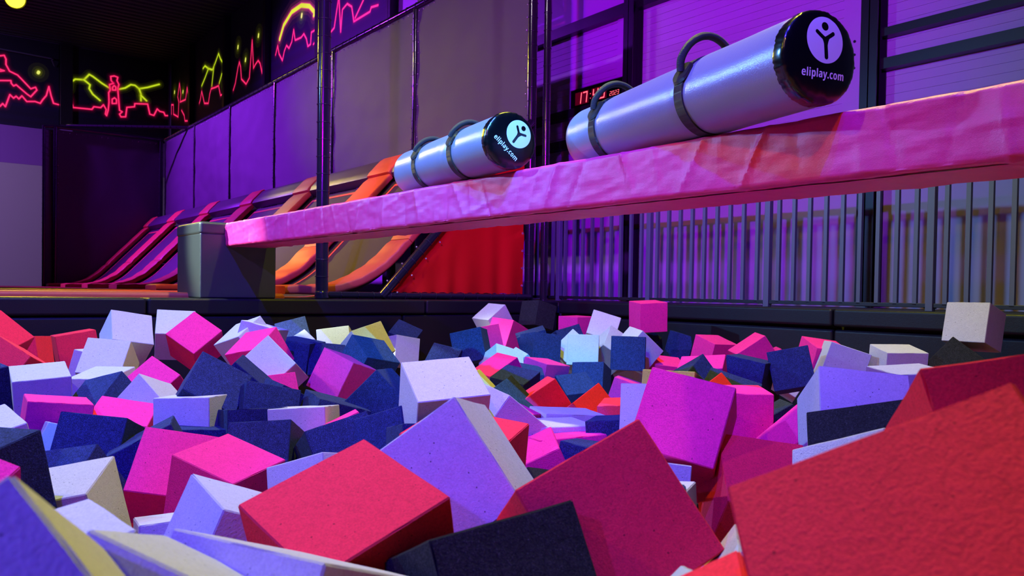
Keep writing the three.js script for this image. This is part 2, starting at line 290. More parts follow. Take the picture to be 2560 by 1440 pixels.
// sweep a rounded section (across z, thick along the normal) up the ramp from s0 to s1
function rampSweep(s0, s1, z0, z1, n0, n1, seg, r = 0.012, wr = 0) {
  const sec = []; const q = [[z1 - r, n0 + r, -90], [z1 - r, n1 - r, 0], [z0 + r, n1 - r, 90], [z0 + r, n0 + r, 180]];
  for (const [cz, cn, a0] of q) for (let k = 0; k <= 3; k++) { const a = (a0 + 30 * k) * Math.PI / 180; sec.push([cz + r * Math.cos(a), cn + r * Math.sin(a)]); }
  const pos = [], uv = [], idx = [], m = sec.length;
  for (let i = 0; i <= seg; i++) {
    const s = s0 + (s1 - s0) * i / seg, p = prof(s), e = i === 0 || i === seg ? 0.85 : 1;
    sec.forEach(([z, n], j) => {
      const d = wr ? wr * N(s * 9, z * 13, 3) * (n > (n0 + n1) / 2 ? 1 : 0.3) : 0, nn = (n - n0) * e + n0 + d;
      pos.push(p.x + p.nx * nn, p.y + p.ny * nn, z); uv.push(s, z + n);
    });
  }
  for (let i = 0; i < seg; i++) for (let j = 0; j < m; j++) { const a = i * m + j, b = i * m + (j + 1) % m, c = a + m, d = b + m; idx.push(a, b, c, b, d, c); }
  for (let j = 1; j < m - 1; j++) { idx.push(0, j + 1, j); const o = seg * m; idx.push(o, o + j, o + j + 1); }
  const g = new THREE.BufferGeometry(); g.setAttribute('position', new THREE.Float32BufferAttribute(pos, 3)); g.setAttribute('uv', new THREE.Float32BufferAttribute(uv, 2)); g.setIndex(idx);
  return toCreasedNormals(g, 0.6);
}
const STOP = 2.36;                                   // arc length at the top of the beds
const zPad = [-5.86, -7.62, -9.7, -11.74, -13.79, -15.86, -17.78];
const ord = ['nearest', 'second', 'third', 'fourth', 'fifth', 'sixth', 'seventh and farthest'];
zPad.forEach((z, i) => {
  const hw = i === 0 ? 0.16 : i === 6 ? 0.17 : 0.25;
  const p = thing('ramp_pad', `orange red padded strip up the trampoline ramps, the ${ord[i]} from the pit`, 'pad', [0, 0, 0], 'padded strips between the trampoline ramps');
  mesh('lower_pad', rampSweep(-0.25, 1.0, z - hw, z + hw, 0.03, 0.1, 26, 0.02, 0.012), M.redVinyl, p);
  mesh('upper_pad', rampSweep(1.005, STOP - 0.28, z - hw, z + hw, 0.03, 0.1, 14, 0.02, 0.006), M.redVinyl, p);
  mesh('top_pad', rampSweep(STOP - 0.275, STOP + 0.02, z - hw, z + hw, 0.05, 0.13, 6, 0.02, 0.004), M.redVinyl, p);
});
for (let i = 0; i < 6; i++) {
  const za = zPad[i + 1], zb = zPad[i], h1 = i + 1 === 6 ? 0.17 : 0.25, h0 = i === 0 ? 0.16 : 0.25, ia = za + h1, ib = zb - h0;
  const t = thing('wall_trampoline', `black curved trampoline bed with an orange border line, ${ord[i].split(' ')[0]} from the pit`, 'trampoline', [0, 0, 0], 'curved trampolines against the net wall');
  mesh('bed', rampSweep(-0.3, STOP - 0.285, za, zb, -0.02, 0.0, 40, 0.004), M.bed, t);
  const bw = 0.035, off = 0.09;
  mesh('border_line', mergeGeometries([rampSweep(-0.2, STOP - 0.36, ia + off, ia + off + bw, 0.0, 0.006, 30, 0.002), rampSweep(-0.2, STOP - 0.36, ib - off - bw, ib - off, 0.0, 0.006, 30, 0.002), rampSweep(STOP - 0.39, STOP - 0.36 + 0.005, ia + off, ib - off, 0.0, 0.006, 2, 0.002)]), M.border, t);
  const c = thing('top_bolster', `dark grey bolster along the top edge of the ${ord[i].split(' ')[0]} trampoline ramp from the pit`, 'pad', [0, 0, 0], 'bolsters on top of the trampoline ramps');
  mesh('cover', rampSweep(STOP - 0.27, STOP + 0.02, ia + 0.004, ib - 0.004, 0.0, 0.12, 6, 0.025, 0.006), M.greyVinyl, c);
}
// flat court in front of the ramps
for (let i = 0; i < 7; i++) {
  const z1 = [-5.62, -7.4, -9.5, -11.5, -13.6, -15.7, -17.8][i], z0 = z1 - 0.45;
  const p = thing('floor_pad', `orange floor pad strip of the flat trampoline court, ${ord[i].split(' ')[0]} row from the pit`, 'pad', [0, 0, 0], 'floor pads of the trampoline court');
  for (let x = -9; x < 2.2; x += 2.25) mesh('cover', box(x, x + 2.24, -0.03, 0.035, z0, z1, 0.025), M.redVinyl, p);
  if (i < 6) {
    const b = thing('floor_trampoline', `flat black trampoline bed behind the ${ord[i].split(' ')[0]} orange floor strip`, 'trampoline', [0, 0, 0], 'flat trampolines of the court');
    const zn = [-7.4, -9.5, -11.5, -13.6, -15.7, -17.8][i];
    mesh('bed', box(-9, 2.2, -0.02, 0.0, zn + 0.01, z0 - 0.01), M.bed, b);
  }
}
// ---------- safety nets ----------
const zPost = [-5.58, -7.62, -9.7, -11.74, -13.79, -15.86, -17.96];
const pord = ['first', 'second', 'third', 'fourth', 'fifth', 'sixth', 'seventh'];
function ties(parent, a, b, r, step, single) {
  const A = V(...a), B = V(...b), l = A.distanceTo(B), d = B.clone().sub(A).normalize(), gs = [];
  for (let s = step * 0.5; s < l; s += step) { const p = A.clone().addScaledVector(d, s + 0.008 * N(s * 40, r * 90)); gs.push(tieGeo([p.x, p.y, p.z], [d.x + 0.04 * N(s * 9, 2), d.y, d.z], r)); }
  if (single) gs.forEach((g) => mesh('cable_tie', g, M.tie, parent));
  else { const m = mesh('cable_ties', mergeGeometries(gs), M.tie, parent); m.userData.kind = 'stuff'; }
}
zPost.forEach((z, i) => {
  const p = thing('net_post', i === 0 ? 'black foam-wrapped double post where the net wall ends at the pit corner' : `black net post in the net wall, ${pord[i]} from the pit corner`, 'post', [4.5, 0, z], 'posts of the net wall');
  mesh('foam_sleeve', pipe([0, 0, 0], [0, i === 0 ? 5.2 : 3.19, 0], i === 0 ? 0.042 : 0.035, 20), M.foamPipe, p);
  ties(p, [0, i === 0 ? 0.1 : 1.5, 0], [0, i === 0 ? 5.1 : 3.1, 0], i === 0 ? 0.043 : 0.036, 0.125, i < 2);
  if (i === 0) { mesh('second_sleeve', pipe([0.1, 0, 0.09], [0.1, 5.2, 0.09], 0.034, 20), M.foamPipe, p); ties(p, [0.1, 0.1, 0.09], [0.1, 5.1, 0.09], 0.035, 0.16, true); }
});
{
  const r = thing('net_rail', 'black foam-wrapped top rail along the whole net wall', 'rail', [4.5, 3.19, 0]);
  mesh('foam_sleeve', pipe([0, 0, -18], [0, 0, -7.55], 0.04, 16), M.foamPipe, r);
  mesh('rising_sleeve', pipe([0, 0, -7.6], [0, 0.02, -5.6], 0.04, 16), M.foamPipe, r);
  ties(r, [0, 0, -17.9], [0, 0, -5.7], 0.041, 0.2, false);
}
function netPanel(o, f, nu, nv, us, vs) { // cloth with eyelets along its edges
  mesh('mesh_cloth', surface(nu, nv, f, (u, v) => [u * us, v * vs]), M.net, o);
  const e = [];
  const put = (u, v) => { const g = new THREE.SphereGeometry(0.0085, 6, 4); g.translate(...f(u, v)); e.push(g); };
  for (let k = 0; k <= us / 0.115; k++) { put(k * 0.115 / us, 0.985); }
  for (let k = 0; k <= vs / 0.115; k++) { put(0.012, k * 0.115 / vs); put(0.988, k * 0.115 / vs); }
  const m = mesh('eyelets', mergeGeometries(e), M.eyelet, o); m.userData.kind = 'stuff'; m.userData.label = 'small bright eyelets along the net edge';
}
for (let i = 0; i < 6; i++) {
  const z1 = zPost[i] - 0.045, z0 = zPost[i + 1] + 0.045;
  const o = thing('safety_net', `dark mesh net panel above the ${ord[i].split(' ')[0]} trampoline ramp from the pit`, 'net', [0, 0, 0], 'mesh panels of the net wall');
  netPanel(o, (u, v) => [4.485 - 0.02 * Math.sin(Math.PI * u) * Math.sin(Math.PI * v) + 0.012 * N(u * 5 + i * 3, v * 6), 1.52 + v * 1.63, z1 + (z0 - z1) * u], 40, 30, z1 - z0, 1.63);
}
{ // upper net of the bay next to the pit corner
  const o = thing('safety_net', 'dark mesh net panel that rises above the rail beside the pit corner', 'net', [0, 0, 0]);
  netPanel(o, (u, v) => [4.485 + 0.01 * N(u * 5, v * 6), 3.22 + v * 1.6, -5.63 - u * 1.95], 24, 20, 1.95, 1.6);
}
{ // end frame of the court
  const z = -17.98;
  const e = thing('safety_net', 'dark mesh end panel across the far end of the trampoline court', 'net', [0, 0, 0]);
  netPanel(e, (u, v) => [2.46 + 1.93 * u, 0.02 + v * 3.12, z - 0.03 + 0.012 * N(u * 5, v * 5)], 30, 30, 1.93, 3.12);
  const n = thing('safety_net', 'narrow dark mesh strip beside the far left net post', 'net', [0, 0, 0]);
  netPanel(n, (u, v) => [2.26 + 0.15 * u, 0.02 + v * 3.1, z - 0.04], 6, 20, 0.15, 3.1);
  for (const [x, lab] of [[2.43, 'black net post at the near edge of the far end panel'], [2.235, 'leftmost slim black net post at the far end of the court'], [4.4, 'black net post in the far corner beside the net wall']]) {
    const p = thing('net_post', lab, 'post', [x, 0, z]);
    mesh('foam_sleeve', pipe([0, 0, 0], [0, 3.19, 0], x < 2.3 ? 0.028 : 0.038, 16), M.foamPipe, p);
    ties(p, [0, 0.1, 0], [0, 3.1, 0], x < 2.3 ? 0.029 : 0.039, 0.125, false);
  }
  const t = thing('net_rail', 'dark top rail of the far end net panel', 'rail', [0, 3.19, z]);
  mesh('foam_sleeve', mergeGeometries([pipe([2.235, -0.02, 0], [2.43, 0, 0], 0.032), pipe([2.43, 0, 0], [4.45, 0, 0], 0.036)]), M.foamPipe, t);
  const b = thing('net_brace', 'violet-lit diagonal brace tube across the far corner of the nets', 'brace', [0, 3.2, 0]);
  mesh('foam_sleeve', pipe([2.6, 0, -17.77], [4.48, 0, -16.3], 0.03), M.foamPipe, b);
  ties(b, [2.87, 0, -17.56], [4.3, 0, -16.44], 0.031, 0.11, false);
}
{ // big round post on the pit edge
  const p = thing('pit_post', 'thick black foam-wrapped post standing on the pit edge behind the balance beam', 'post', [2.47, 0, -5.5]);
  mesh('foam_sleeve', pipe([0, 0.045, 0], [0, 5.4, 0], 0.046, 28), M.foamPipe, p);
  const foot = new THREE.LatheGeometry([[0, 0], [0.052, 0], [0.056, 0.01], [0.05, 0.03], [0.053, 0.045], [0.046, 0.06], [0, 0.06]].map((q) => new THREE.Vector2(...q)), 24);
  mesh('gathered_foot', foot, M.foamPipe, p);
  ties(p, [0, 0.1, 0], [0, 5.3, 0], 0.047, 0.126, true);
}
{ // red side curtain with its frame
  const o = thing('side_curtain', 'red vinyl curtain closing the side of the nearest trampoline ramp', 'curtain', [0, 0, -5.56]);
  const top = (x) => 1.062 * (x - 3.0) + 0.0;
  mesh('cloth', surface(70, 50, (u, v) => {
    const x = 3.075 + 1.335 * u, yt = Math.max(0.045, Math.min(1.5, top(x) - 0.03));
    const sc = 0.012 * Math.abs(Math.sin(u * 15 * Math.PI)) * (1 - v);
    const fold = 0.012 * Math.pow(1 - v, 2) * Math.sin(u * 37 + 2 * N(u * 4, 1)) + 0.014 * N(u * 4, v * 2, 8) + 0.02 * Math.exp(-Math.pow((u - 0.97 + 0.25 * (0.3 - v)) * 9, 2)) * (v < 0.4 ? 1 : 0.3);
    return [x, 0.05 + sc + (yt - 0.05) * v, fold];
  }, (u, v) => [u * 1.3, v * 1.4]), Object.assign(M.curtain, { side: THREE.DoubleSide }), o);
  for (let k = 0; k < 9; k++) { const e = new THREE.TorusGeometry(0.008, 0.003, 6, 14); e.translate(4.395, 0.13 + k * 0.155, 0.012); mesh('eyelet', e, M.eyelet, o); }
  const d = thing('ramp_pipe', 'black foam-wrapped slanted pipe along the open side of the ramp', 'pipe', [0, 0, -5.53]);
  mesh('foam_sleeve', pipe([2.98, 0.02, 0], [4.46, 1.59, 0], 0.036, 18), M.foamPipe, d);
  ties(d, [3.0, 0.04, 0], [4.44, 1.57, 0], 0.037, 0.105, true);
  for (let k = 0; k < 8; k++) for (const s of [-1, 1]) { const e = new THREE.SphereGeometry(0.008, 8, 6); e.translate(3.06 + k * 0.13 - s * 0.045, 0.1 + k * 0.138 + s * 0.045, 0.03); mesh('eyelet', e, M.eyelet, d); }
  const b = thing('ramp_rail', 'black bottom pipe between the thick post and the pit corner', 'rail', [0, 0.03, -5.53]);
  mesh('foam_sleeve', pipe([2.5, 0, 0], [4.47, 0, 0], 0.025, 14), M.foamPipe, b);
  ties(b, [2.56, 0, 0], [4.4, 0, 0], 0.026, 0.14, false);
}
// ---------- pit edge ----------
function edgePad(name, label, x0, x1, y0, y1, z0, z1, group) {
  const p = thing(name, label, 'pad', [(x0 + x1) / 2, y0, (z0 + z1) / 2], group), w = x1 - x0, h = y1 - y0, d = z1 - z0;
  const g = new RoundedBoxGeometry(w, h, d, 4, 0.018); g.translate(0, h / 2, 0);
  mesh('cover', metreUV(g), M.blackVinyl, p); return p;
}
const exs = [-4, -0.79, 1.222, 3.25, 4.62];
for (let i = 0; i < 4; i++) {
  const where = ['off to the left', 'at the left border', 'under the black pedestal box', 'in front of the red curtain'][i];
  edgePad('pit_edge_pad', `black upper edge pad of the pit, long far side, ${where}`, exs[i] + 0.004, exs[i + 1] - 0.004, -0.108, 0, -5.62, -5.3, 'upper pads round the foam pit');
  const s = edgePad('pit_side_pad', `black lower wall pad of the pit, long far side, ${where}`, exs[i] - (i ? 0.2 : 0) + 0.004, exs[i + 1] - (i < 3 ? 0.2 : 0) - 0.004, -0.75, -0.116, -5.4, -5.312, 'lower pads round the foam pit');
}
const ezs = [-5.29, -2.688, -0.1, 2.5, 4];
for (let i = 0; i < 4; i++) {
  const where = ['from the corner to the middle seam', 'behind the perched grey cube', 'off to the right', 'behind the camera'][i];
  edgePad('pit_edge_pad', `black upper edge pad below the fence, ${where}`, 4.6, 4.7, -0.11, 0.0, ezs[i] + 0.004, ezs[i + 1] - 0.004, 'upper pads round the foam pit');
  edgePad('pit_side_pad', `black lower wall pad below the fence, ${where}`, 4.612, 4.66, -0.75, -0.13, ezs[i] + 0.004, ezs[i + 1] - 0.004, 'lower pads round the foam pit');
}
{ // pedestal carrying the beam
  const p = thing('beam_pedestal', 'black padded box on the pit edge carrying the end of the balance beam', 'pedestal', [1.81, 0, -5.625]);
  const b = new RoundedBoxGeometry(0.511, 0.43, 0.54, 4, 0.012); b.translate(0, 0.215, 0); mesh('body', metreUV(b), M.pedestal, p);
  const l = new RoundedBoxGeometry(0.524, 0.09, 0.553, 5, 0.024); l.translate(0, 0.462, 0);
  const q = l.attributes.position; for (let i = 0; i < q.count; i++) if (q.getY(i) > 0.49) q.setY(i, q.getY(i) + 0.006 * N(q.getX(i) * 9, q.getZ(i) * 9));
  mesh('padded_lid', metreUV(l), M.pedestal, p);
}
{ // balance beam with its creased vinyl cover
  const bx0 = 1.718, bx1 = 2.0, by0 = 0.347, by1 = 0.503, z0 = -5.35, z1 = 1.6;
  const o = thing('balance_beam', 'long red vinyl balance beam spanning the foam pit, carrying two punch bags', 'beam', [0, 0, 0]);
  // the cover: a closed section swept along z, creased on the front
  const per = []; const rb = 0.014;
  const corner = (cx, cy, a0) => { for (let k = 0; k <= 4; k++) { const a = (a0 + k * 22.5) * Math.PI / 180; per.push([cx + rb * Math.cos(a), cy + rb * Math.sin(a)]); } };
  const seg = (ax, ay, bx, by, n) => { for (let k = 1; k < n; k++) per.push([ax + (bx - ax) * k / n, ay + (by - ay) * k / n]); };
  corner(bx1 - rb, by1 - rb, 0); seg(bx1 - rb, by1, bx0 + rb, by1, 6); corner(bx0 + rb, by1 - rb, 90); seg(bx0, by1 - rb, bx0, by0 + rb, 22);
  corner(bx0 + rb, by0 + rb, 180); seg(bx0 + rb, by0, bx1 - rb, by0, 8); corner(bx1 - rb, by0 + rb, 270); seg(bx1, by0 + rb, bx1, by1 - rb, 6);
  const folds = []; for (let z = z0; z < z1; z += 0.07 + 0.1 * rnd()) folds.push([z, rr(-1.1, 1.1) * 0.5, rr(0.0025, 0.0085) * (rnd() < 0.35 ? -0.8 : 1), rr(0.01, 0.032), rnd() < 0.5 ? rr(-0.3, 0.25) : rr(0.6, 1.25)]);
  const sags = []; for (let z = z0; z < z1; z += 0.16 + 0.22 * rnd()) sags.push([z, rr(0.3, 0.8), rr(0.002, 0.004), rr(0.12, 0.3)]);
  const n = 1100, m = per.length, pos = [], uv = [], idx = [];
  const len = [0]; for (let j = 1; j <= m; j++) len.push(len[j - 1] + Math.hypot(per[j % m][0] - per[j - 1][0], per[j % m][1] - per[j - 1][1]));
  for (let i = 0; i <= n; i++) {
    const t = i / n, z = z0 + (z1 - z0) * t;
    for (let j = 0; j < m; j++) {
      let [x, y] = per[j]; const v = (y - by0) / (by1 - by0), front = x < bx0 + 0.02, under = y < by0 + 0.005, topf = y > by1 - 0.005;
      let dx = 0, dy = 0;
      if (front || under) {
        let f = 0;
        for (const [fz, sl, amp, wd, vc] of folds) { const c = (z - fz - sl * (v - 0.5) * 0.16) / wd; if (c > -3 && c < 3) f += amp * (0.55 * Math.exp(-c * c) + 0.75 * Math.exp(-Math.abs(c) * 2.6)) * Math.exp(-Math.pow((v - vc) * 1.25, 2)); }
        for (const [sz, vc, amp, wd] of sags) { const c = (z - sz) / wd; if (c > -3 && c < 3) f += amp * Math.exp(-c * c) * Math.exp(-Math.pow((v - vc - 0.25 * c) * 14, 2)) * 0.7; }
        f += 0.0035 * N(z * 7, v * 2.2, 1) + 0.0016 * N(z * 24, v * 6, 2);
        const pin = front ? 1 : 0.35; dx = -f * pin; if (under) { dy = -0.5 * f + 0.002 * N(z * 11, x * 12, 6); dx = 0; }
      }
      if (topf) dy = 0.0022 * N(z * 9, x * 9, 7);
      pos.push(x + dx, y + dy, z); uv.push(z, len[j]);
    }
  }
  for (let i = 0; i < n; i++) for (let j = 0; j < m; j++) { const a = i * m + j, b = i * m + (j + 1) % m, c = a + m, d = b + m; idx.push(a, b, c, b, d, c); }
  for (let j = 1; j < m - 1; j++) { idx.push(0, j + 1, j); const q = n * m; idx.push(q, q + j, q + j + 1); }
  const g = new THREE.BufferGeometry(); g.setAttribute('position', new THREE.Float32BufferAttribute(pos, 3)); g.setAttribute('uv', new THREE.Float32BufferAttribute(uv, 2)); g.setIndex(idx);
  mesh('cover', toCreasedNormals(g, 0.9), M.beam, o);
  // hemmed flap along the underside of the front
  mesh('hem', surface(300, 2, (u, v) => { const z = z0 + (z1 - z0) * u; return [bx0 + 0.03 + 0.03 * v, by0 - 0.003 - 0.002 * Math.sin(Math.PI * v) + 0.002 * N(z * 14, 4), z]; }, (u, v) => [u * 7, v * 0.03]), M.beam, o);
}
// ---------- punch bags ----------
function capTexture(turn) {
  const c = document.createElement('canvas'); c.width = c.height = 1024; const g = c.getContext('2d');
  g.fillStyle = '#07070d'; g.fillRect(0, 0, 1024, 1024);
  g.translate(512, 512); g.rotate(turn); g.translate(-512, -512);
  g.fillStyle = '#d6d6e2'; g.beginPath(); g.arc(535, 340, 248, 0, 7); g.fill();
  g.strokeStyle = g.fillStyle = '#07070d'; g.lineCap = g.lineJoin = 'round';
  g.beginPath(); g.arc(535, 195, 46, 0, 7); g.fill();
  g.lineWidth = 44; g.beginPath(); g.moveTo(425, 262); g.quadraticCurveTo(500, 318, 530, 330); g.quadraticCurveTo(560, 318, 645, 262); g.stroke();
  g.lineWidth = 50; g.beginPath(); g.moveTo(534, 335); g.lineTo(548, 520); g.stroke();
  g.beginPath(); g.moveTo(455, 285); g.quadraticCurveTo(535, 345, 615, 285); g.quadraticCurveTo(565, 345, 562, 420); g.lineTo(520, 420); g.quadraticCurveTo(512, 345, 455, 285); g.fill();
  g.fillStyle = '#e6e2ea'; g.font = '600 118px sans-serif'; g.textAlign = 'center';
  g.save(); g.translate(520, 740); g.scale(0.9, 1); g.fillText('eliplay.com', 0, 0); g.restore();
  const t = new THREE.CanvasTexture(c); t.colorSpace = THREE.SRGBColorSpace; t.anisotropy = 8; return t;
}
function punchBag(label, cap, back, r, turn, s1, s2, lift) {
  const A = V(...back), B = V(...cap), L = A.distanceTo(B), dir = B.clone().sub(A).normalize();
  const o = thing('punch_bag', label, 'punch bag', [A.x, A.y, A.z], 'punch bags on the balance beam');
  const basis = new THREE.Matrix4().makeBasis(V(0, 1, 0).cross(dir).normalize(), dir.clone().cross(V(0, 1, 0).cross(dir).normalize()), dir);
  o.quaternion.setFromRotationMatrix(basis);            // local z runs towards the printed cap, y is up
  const lathe = (pts, seg = 72) => { const g = new THREE.LatheGeometry(pts.map((p) => new THREE.Vector2(...p)), seg); g.rotateX(Math.PI / 2); return g; };
  const pts = [[0.0005, 0], [r * 0.5, -0.004], [r * 0.86, 0.002], [r * 0.97, 0.014], [r, 0.035]];
  for (let k = 1; k <= 60; k++) pts.push([r, 0.035 + (L - 0.075) * k / 60]);
  pts.push([r * 0.995, L - 0.03], [r * 0.99, L - 0.022]);
  const body = lathe(pts, 96), q = body.attributes.position;
  for (let i = 0; i < q.count; i++) {
    const x = q.getX(i), y = q.getY(i), z = q.getZ(i), a = Math.atan2(y, x), rad = Math.hypot(x, y); if (rad < 0.02) continue;
    let d = 0.0018 * N(z * 5, Math.cos(a) * 1.4, Math.sin(a) * 1.4 + turn);
    for (const s of [s1, s2]) d -= 0.004 * Math.exp(-Math.pow((z - s) / 0.028, 2));
    d += 0.0014 * Math.sin(z * 90 + 2 * Math.sin(a * 2)) * Math.exp(-Math.pow((z - L * 0.62) / 0.05, 2));
    q.setXYZ(i, x * (1 + d / rad), y * (1 + d / rad), z);
  }
  body.computeVertexNormals(); const bu = body.attributes.uv; for (let i = 0; i < bu.count; i++) bu.setXY(i, bu.getX(i), bu.getY(i) * L / 0.63);
  mesh('body', body, M.bag, o, 'satin silver grey vinyl tube');
  // printed end cap with gathered rim
  const cp = []; for (let k = 0; k <= 20; k++) { const t = k / 20; cp.push([Math.max(0.0004, r * 1.012 * Math.sin(t * Math.PI / 2)), L + 0.012 * Math.cos(t * Math.PI / 2) - 0.006 * Math.pow(t, 6)]); }
  cp.push([r * 1.02, L - 0.012], [r * 1.01, L - 0.028], [r * 0.985, L - 0.036]);
  const capG = lathe(cp, 120), cq = capG.attributes.position, cu = capG.attributes.uv;
  for (let i = 0; i < cq.count; i++) {
    let x = cq.getX(i), y = cq.getY(i), z = cq.getZ(i); const a = Math.atan2(y, x), rad = Math.hypot(x, y), e = Math.pow(Math.min(1, rad / r), 8);
    const g2 = e * (0.0014 * N(Math.cos(a) * 9, Math.sin(a) * 9, 3) + 0.0005 * Math.sin(a * 52 + 3 * N(Math.cos(a) * 3, Math.sin(a) * 3)));
    if (rad > 0.005) { x *= 1 + g2 / rad; y *= 1 + g2 / rad; } z += e * 0.003 * N(Math.cos(a) * 5, Math.sin(a) * 5, 9);
    cq.setXYZ(i, x, y, z); cu.setXY(i, 0.5 + x / (2.06 * r), 0.5 + y / (2.06 * r));
  }
  // the lathe winds so that its outside faces outwards
  capG.computeVertexNormals();
  mesh('end_cap', capG, std(lin(1, 1, 1), 0.22, { map: capTexture(turn), clearcoat: 0.5, clearcoatRoughness: 0.2 }), o, 'glossy printed end cap');
  for (const [k, s] of [s1, s2].entries()) {
    const st = lathe([[r - 0.006, s - 0.019], [r + 0.0025, s - 0.018], [r + 0.0025, s + 0.018], [r - 0.006, s + 0.019]], 72);
    mesh('strap', toCreasedNormals(st, 0.5), M.web, o);
    const hp = []; const a0 = 150, a1 = 40;
    for (let j = 0; j <= 12; j++) { const t = j / 12, a = (a0 + (a1 - a0) * t) * Math.PI / 180, R2 = r + 0.008 + lift * (k ? 1 : 0.7) * Math.pow(Math.sin(Math.PI * t), 0.7); hp.push([R2 * Math.cos(a), R2 * Math.sin(a), s + 0.012 * Math.sin(t * 5)]); }
    mesh('handle', tube(hp, 0.0105, 60, 10), M.rope, o);
    for (const a of [a0, a1]) {
      const pg = new THREE.CylinderGeometry(0.032, 0.036, 0.007, 24); pg.rotateZ(-Math.PI / 2); pg.rotateZ(a * Math.PI / 180);
      pg.translate((r + 0.002) * Math.cos(a * Math.PI / 180), (r + 0.002) * Math.sin(a * Math.PI / 180), s);
      mesh('handle_patch', pg, M.patch, o);
    }
  }
  return o;
}
punchBag('silver punch bag with printed black cap, farther left and lit cyan on the balance beam', [1.695, 0.605, -2.215], [1.85, 0.605, -3.15], 0.099, 0.72, 0.26, 0.63, 0.012);
punchBag('large silver punch bag with printed black cap, nearer one on the balance beam', [1.635, 0.612, -1.0], [1.91, 0.608, -2.04], 0.105, 0.0, 0.2, 0.68, 0.047);
// ---------- fence ----------
{
  const f = thing('baluster_fence', 'black steel fence of thin square balusters behind the foam pit', 'fence', [4.7, 0, 0]);
  mesh('top_rail', box(-0.02, 0.02, 1.08, 1.12, -5.9, 3.4, 0.004), M.steel, f);
  mesh('bottom_rail', box(-0.012, 0.012, 0.02, 0.045, -5.9, 3.4, 0.003), M.steel, f);
  const bal = new THREE.BoxGeometry(0.024, 1.05, 0.024); bal.translate(0, 0.56, 0);
  const post = new RoundedBoxGeometry(0.04, 1.1, 0.042, 2, 0.003); post.translate(0, 0.55, 0);
  for (let p = -6.484; p < 3.3; p += 1.0855) {
    if (p > -5.9) {
      mesh('fence_post', post, M.steelGrey, f).position.set(0, 0, p);
      for (const s of [-0.032, 0.032]) { const b = new THREE.CylinderGeometry(0.005, 0.005, 0.03, 8); b.translate(0, 0.03, p + s); mesh('bolt', b, M.steel, f); }
    }
    for (let k = 0; k < 9; k++) { const z = p + 0.083 + 0.1145 * k; if (z > -5.85 && z < 3.3) mesh('baluster', bal, M.steelGrey, f).position.set(0, 0, z); }
  }
}
{ // digital clock
  const o = thing('led_clock', 'black wall clock with glowing red digits on the purple wall', 'clock', [XW - 0.055, 2.32, -6.56]);
  mesh('housing', box(-0.03, 0.04, -0.115, 0.115, -0.425, 0.425, 0.006), M.steel, o);
  mesh('frame_edge', mergeGeometries([box(-0.034, -0.028, 0.107, 0.113, -0.422, 0.422), box(-0.034, -0.028, -0.113, 0.113, -0.424, -0.418)]), M.steelGrey, o);
  const c = document.createElement('canvas'); c.width = 1024; c.height = 272; const g = c.getContext('2d');
  g.fillStyle = '#000'; g.fillRect(0, 0, 1024, 272);
  g.fillStyle = '#4a0016'; g.fillRect(86, 46, 284, 186); g.fillRect(430, 46, 300, 186);
  const segs = { 0: 'abcdef', 1: 'bc', 2: 'abged', 3: 'abgcd', 4: 'fgbc', 7: 'abc', 8: 'abcdefg' };
  const digit = (ch, x, y, w, h, lw) => {
    const P = { a: [0, 0, 1, 0], b: [1, 0, 1, 0.5], c: [1, 0.5, 1, 1], d: [0, 1, 1, 1], e: [0, 0.5, 0, 1], f: [0, 0, 0, 0.5], g: [0, 0.5, 1, 0.5] };
    g.lineWidth = lw; g.lineCap = 'round'; g.beginPath();
    for (const k of segs[ch]) { const [a, b, d, e] = P[k], sl = 0.12 * h, tx = (u, v) => x + w * u + sl * (1 - v), ty = (v) => y + h * v; g.moveTo(tx(a, b), ty(b)); g.lineTo(tx(d, e), ty(e)); }
    g.stroke();
  };
  for (const [col, k] of [['#ff0a38', 26], ['#ff8a9a', 14]]) {
    g.strokeStyle = col; g.fillStyle = col;
    digit('1', 100, 66, 100, 146, k); digit('7', 240, 66, 80, 146, k); digit('4', 452, 66, 90, 146, k); digit('8', 590, 66, 90, 146, k);
    for (const y of [110, 176]) { g.beginPath(); g.arc(404, y, k * 0.35, 0, 7); g.fill(); }
    const s = k * 0.3;
    digit('2', 790, 50, 30, 56, s); digit('8', 838, 50, 30, 56, s); digit('3', 944, 50, 30, 56, s);
    digit('2', 790, 160, 30, 56, s); digit('0', 838, 160, 30, 56, s); digit('2', 886, 160, 30, 56, s); digit('3', 934, 160, 30, 56, s);
    g.beginPath(); g.arc(890, 106, s, 0, 7); g.fill();
  }
  const t = new THREE.CanvasTexture(c); t.colorSpace = THREE.SRGBColorSpace;
  const face = new THREE.PlaneGeometry(0.82, 0.21); face.rotateY(-Math.PI / 2); face.translate(-0.0315, 0, 0);
  mesh('display_screen', face, new THREE.MeshStandardMaterial({ color: 0x050505, roughness: 0.25, emissive: 0xffffff, emissiveMap: t, emissiveIntensity: 1.2 }), o, 'dark display with red digits 17:48 and the date');
}
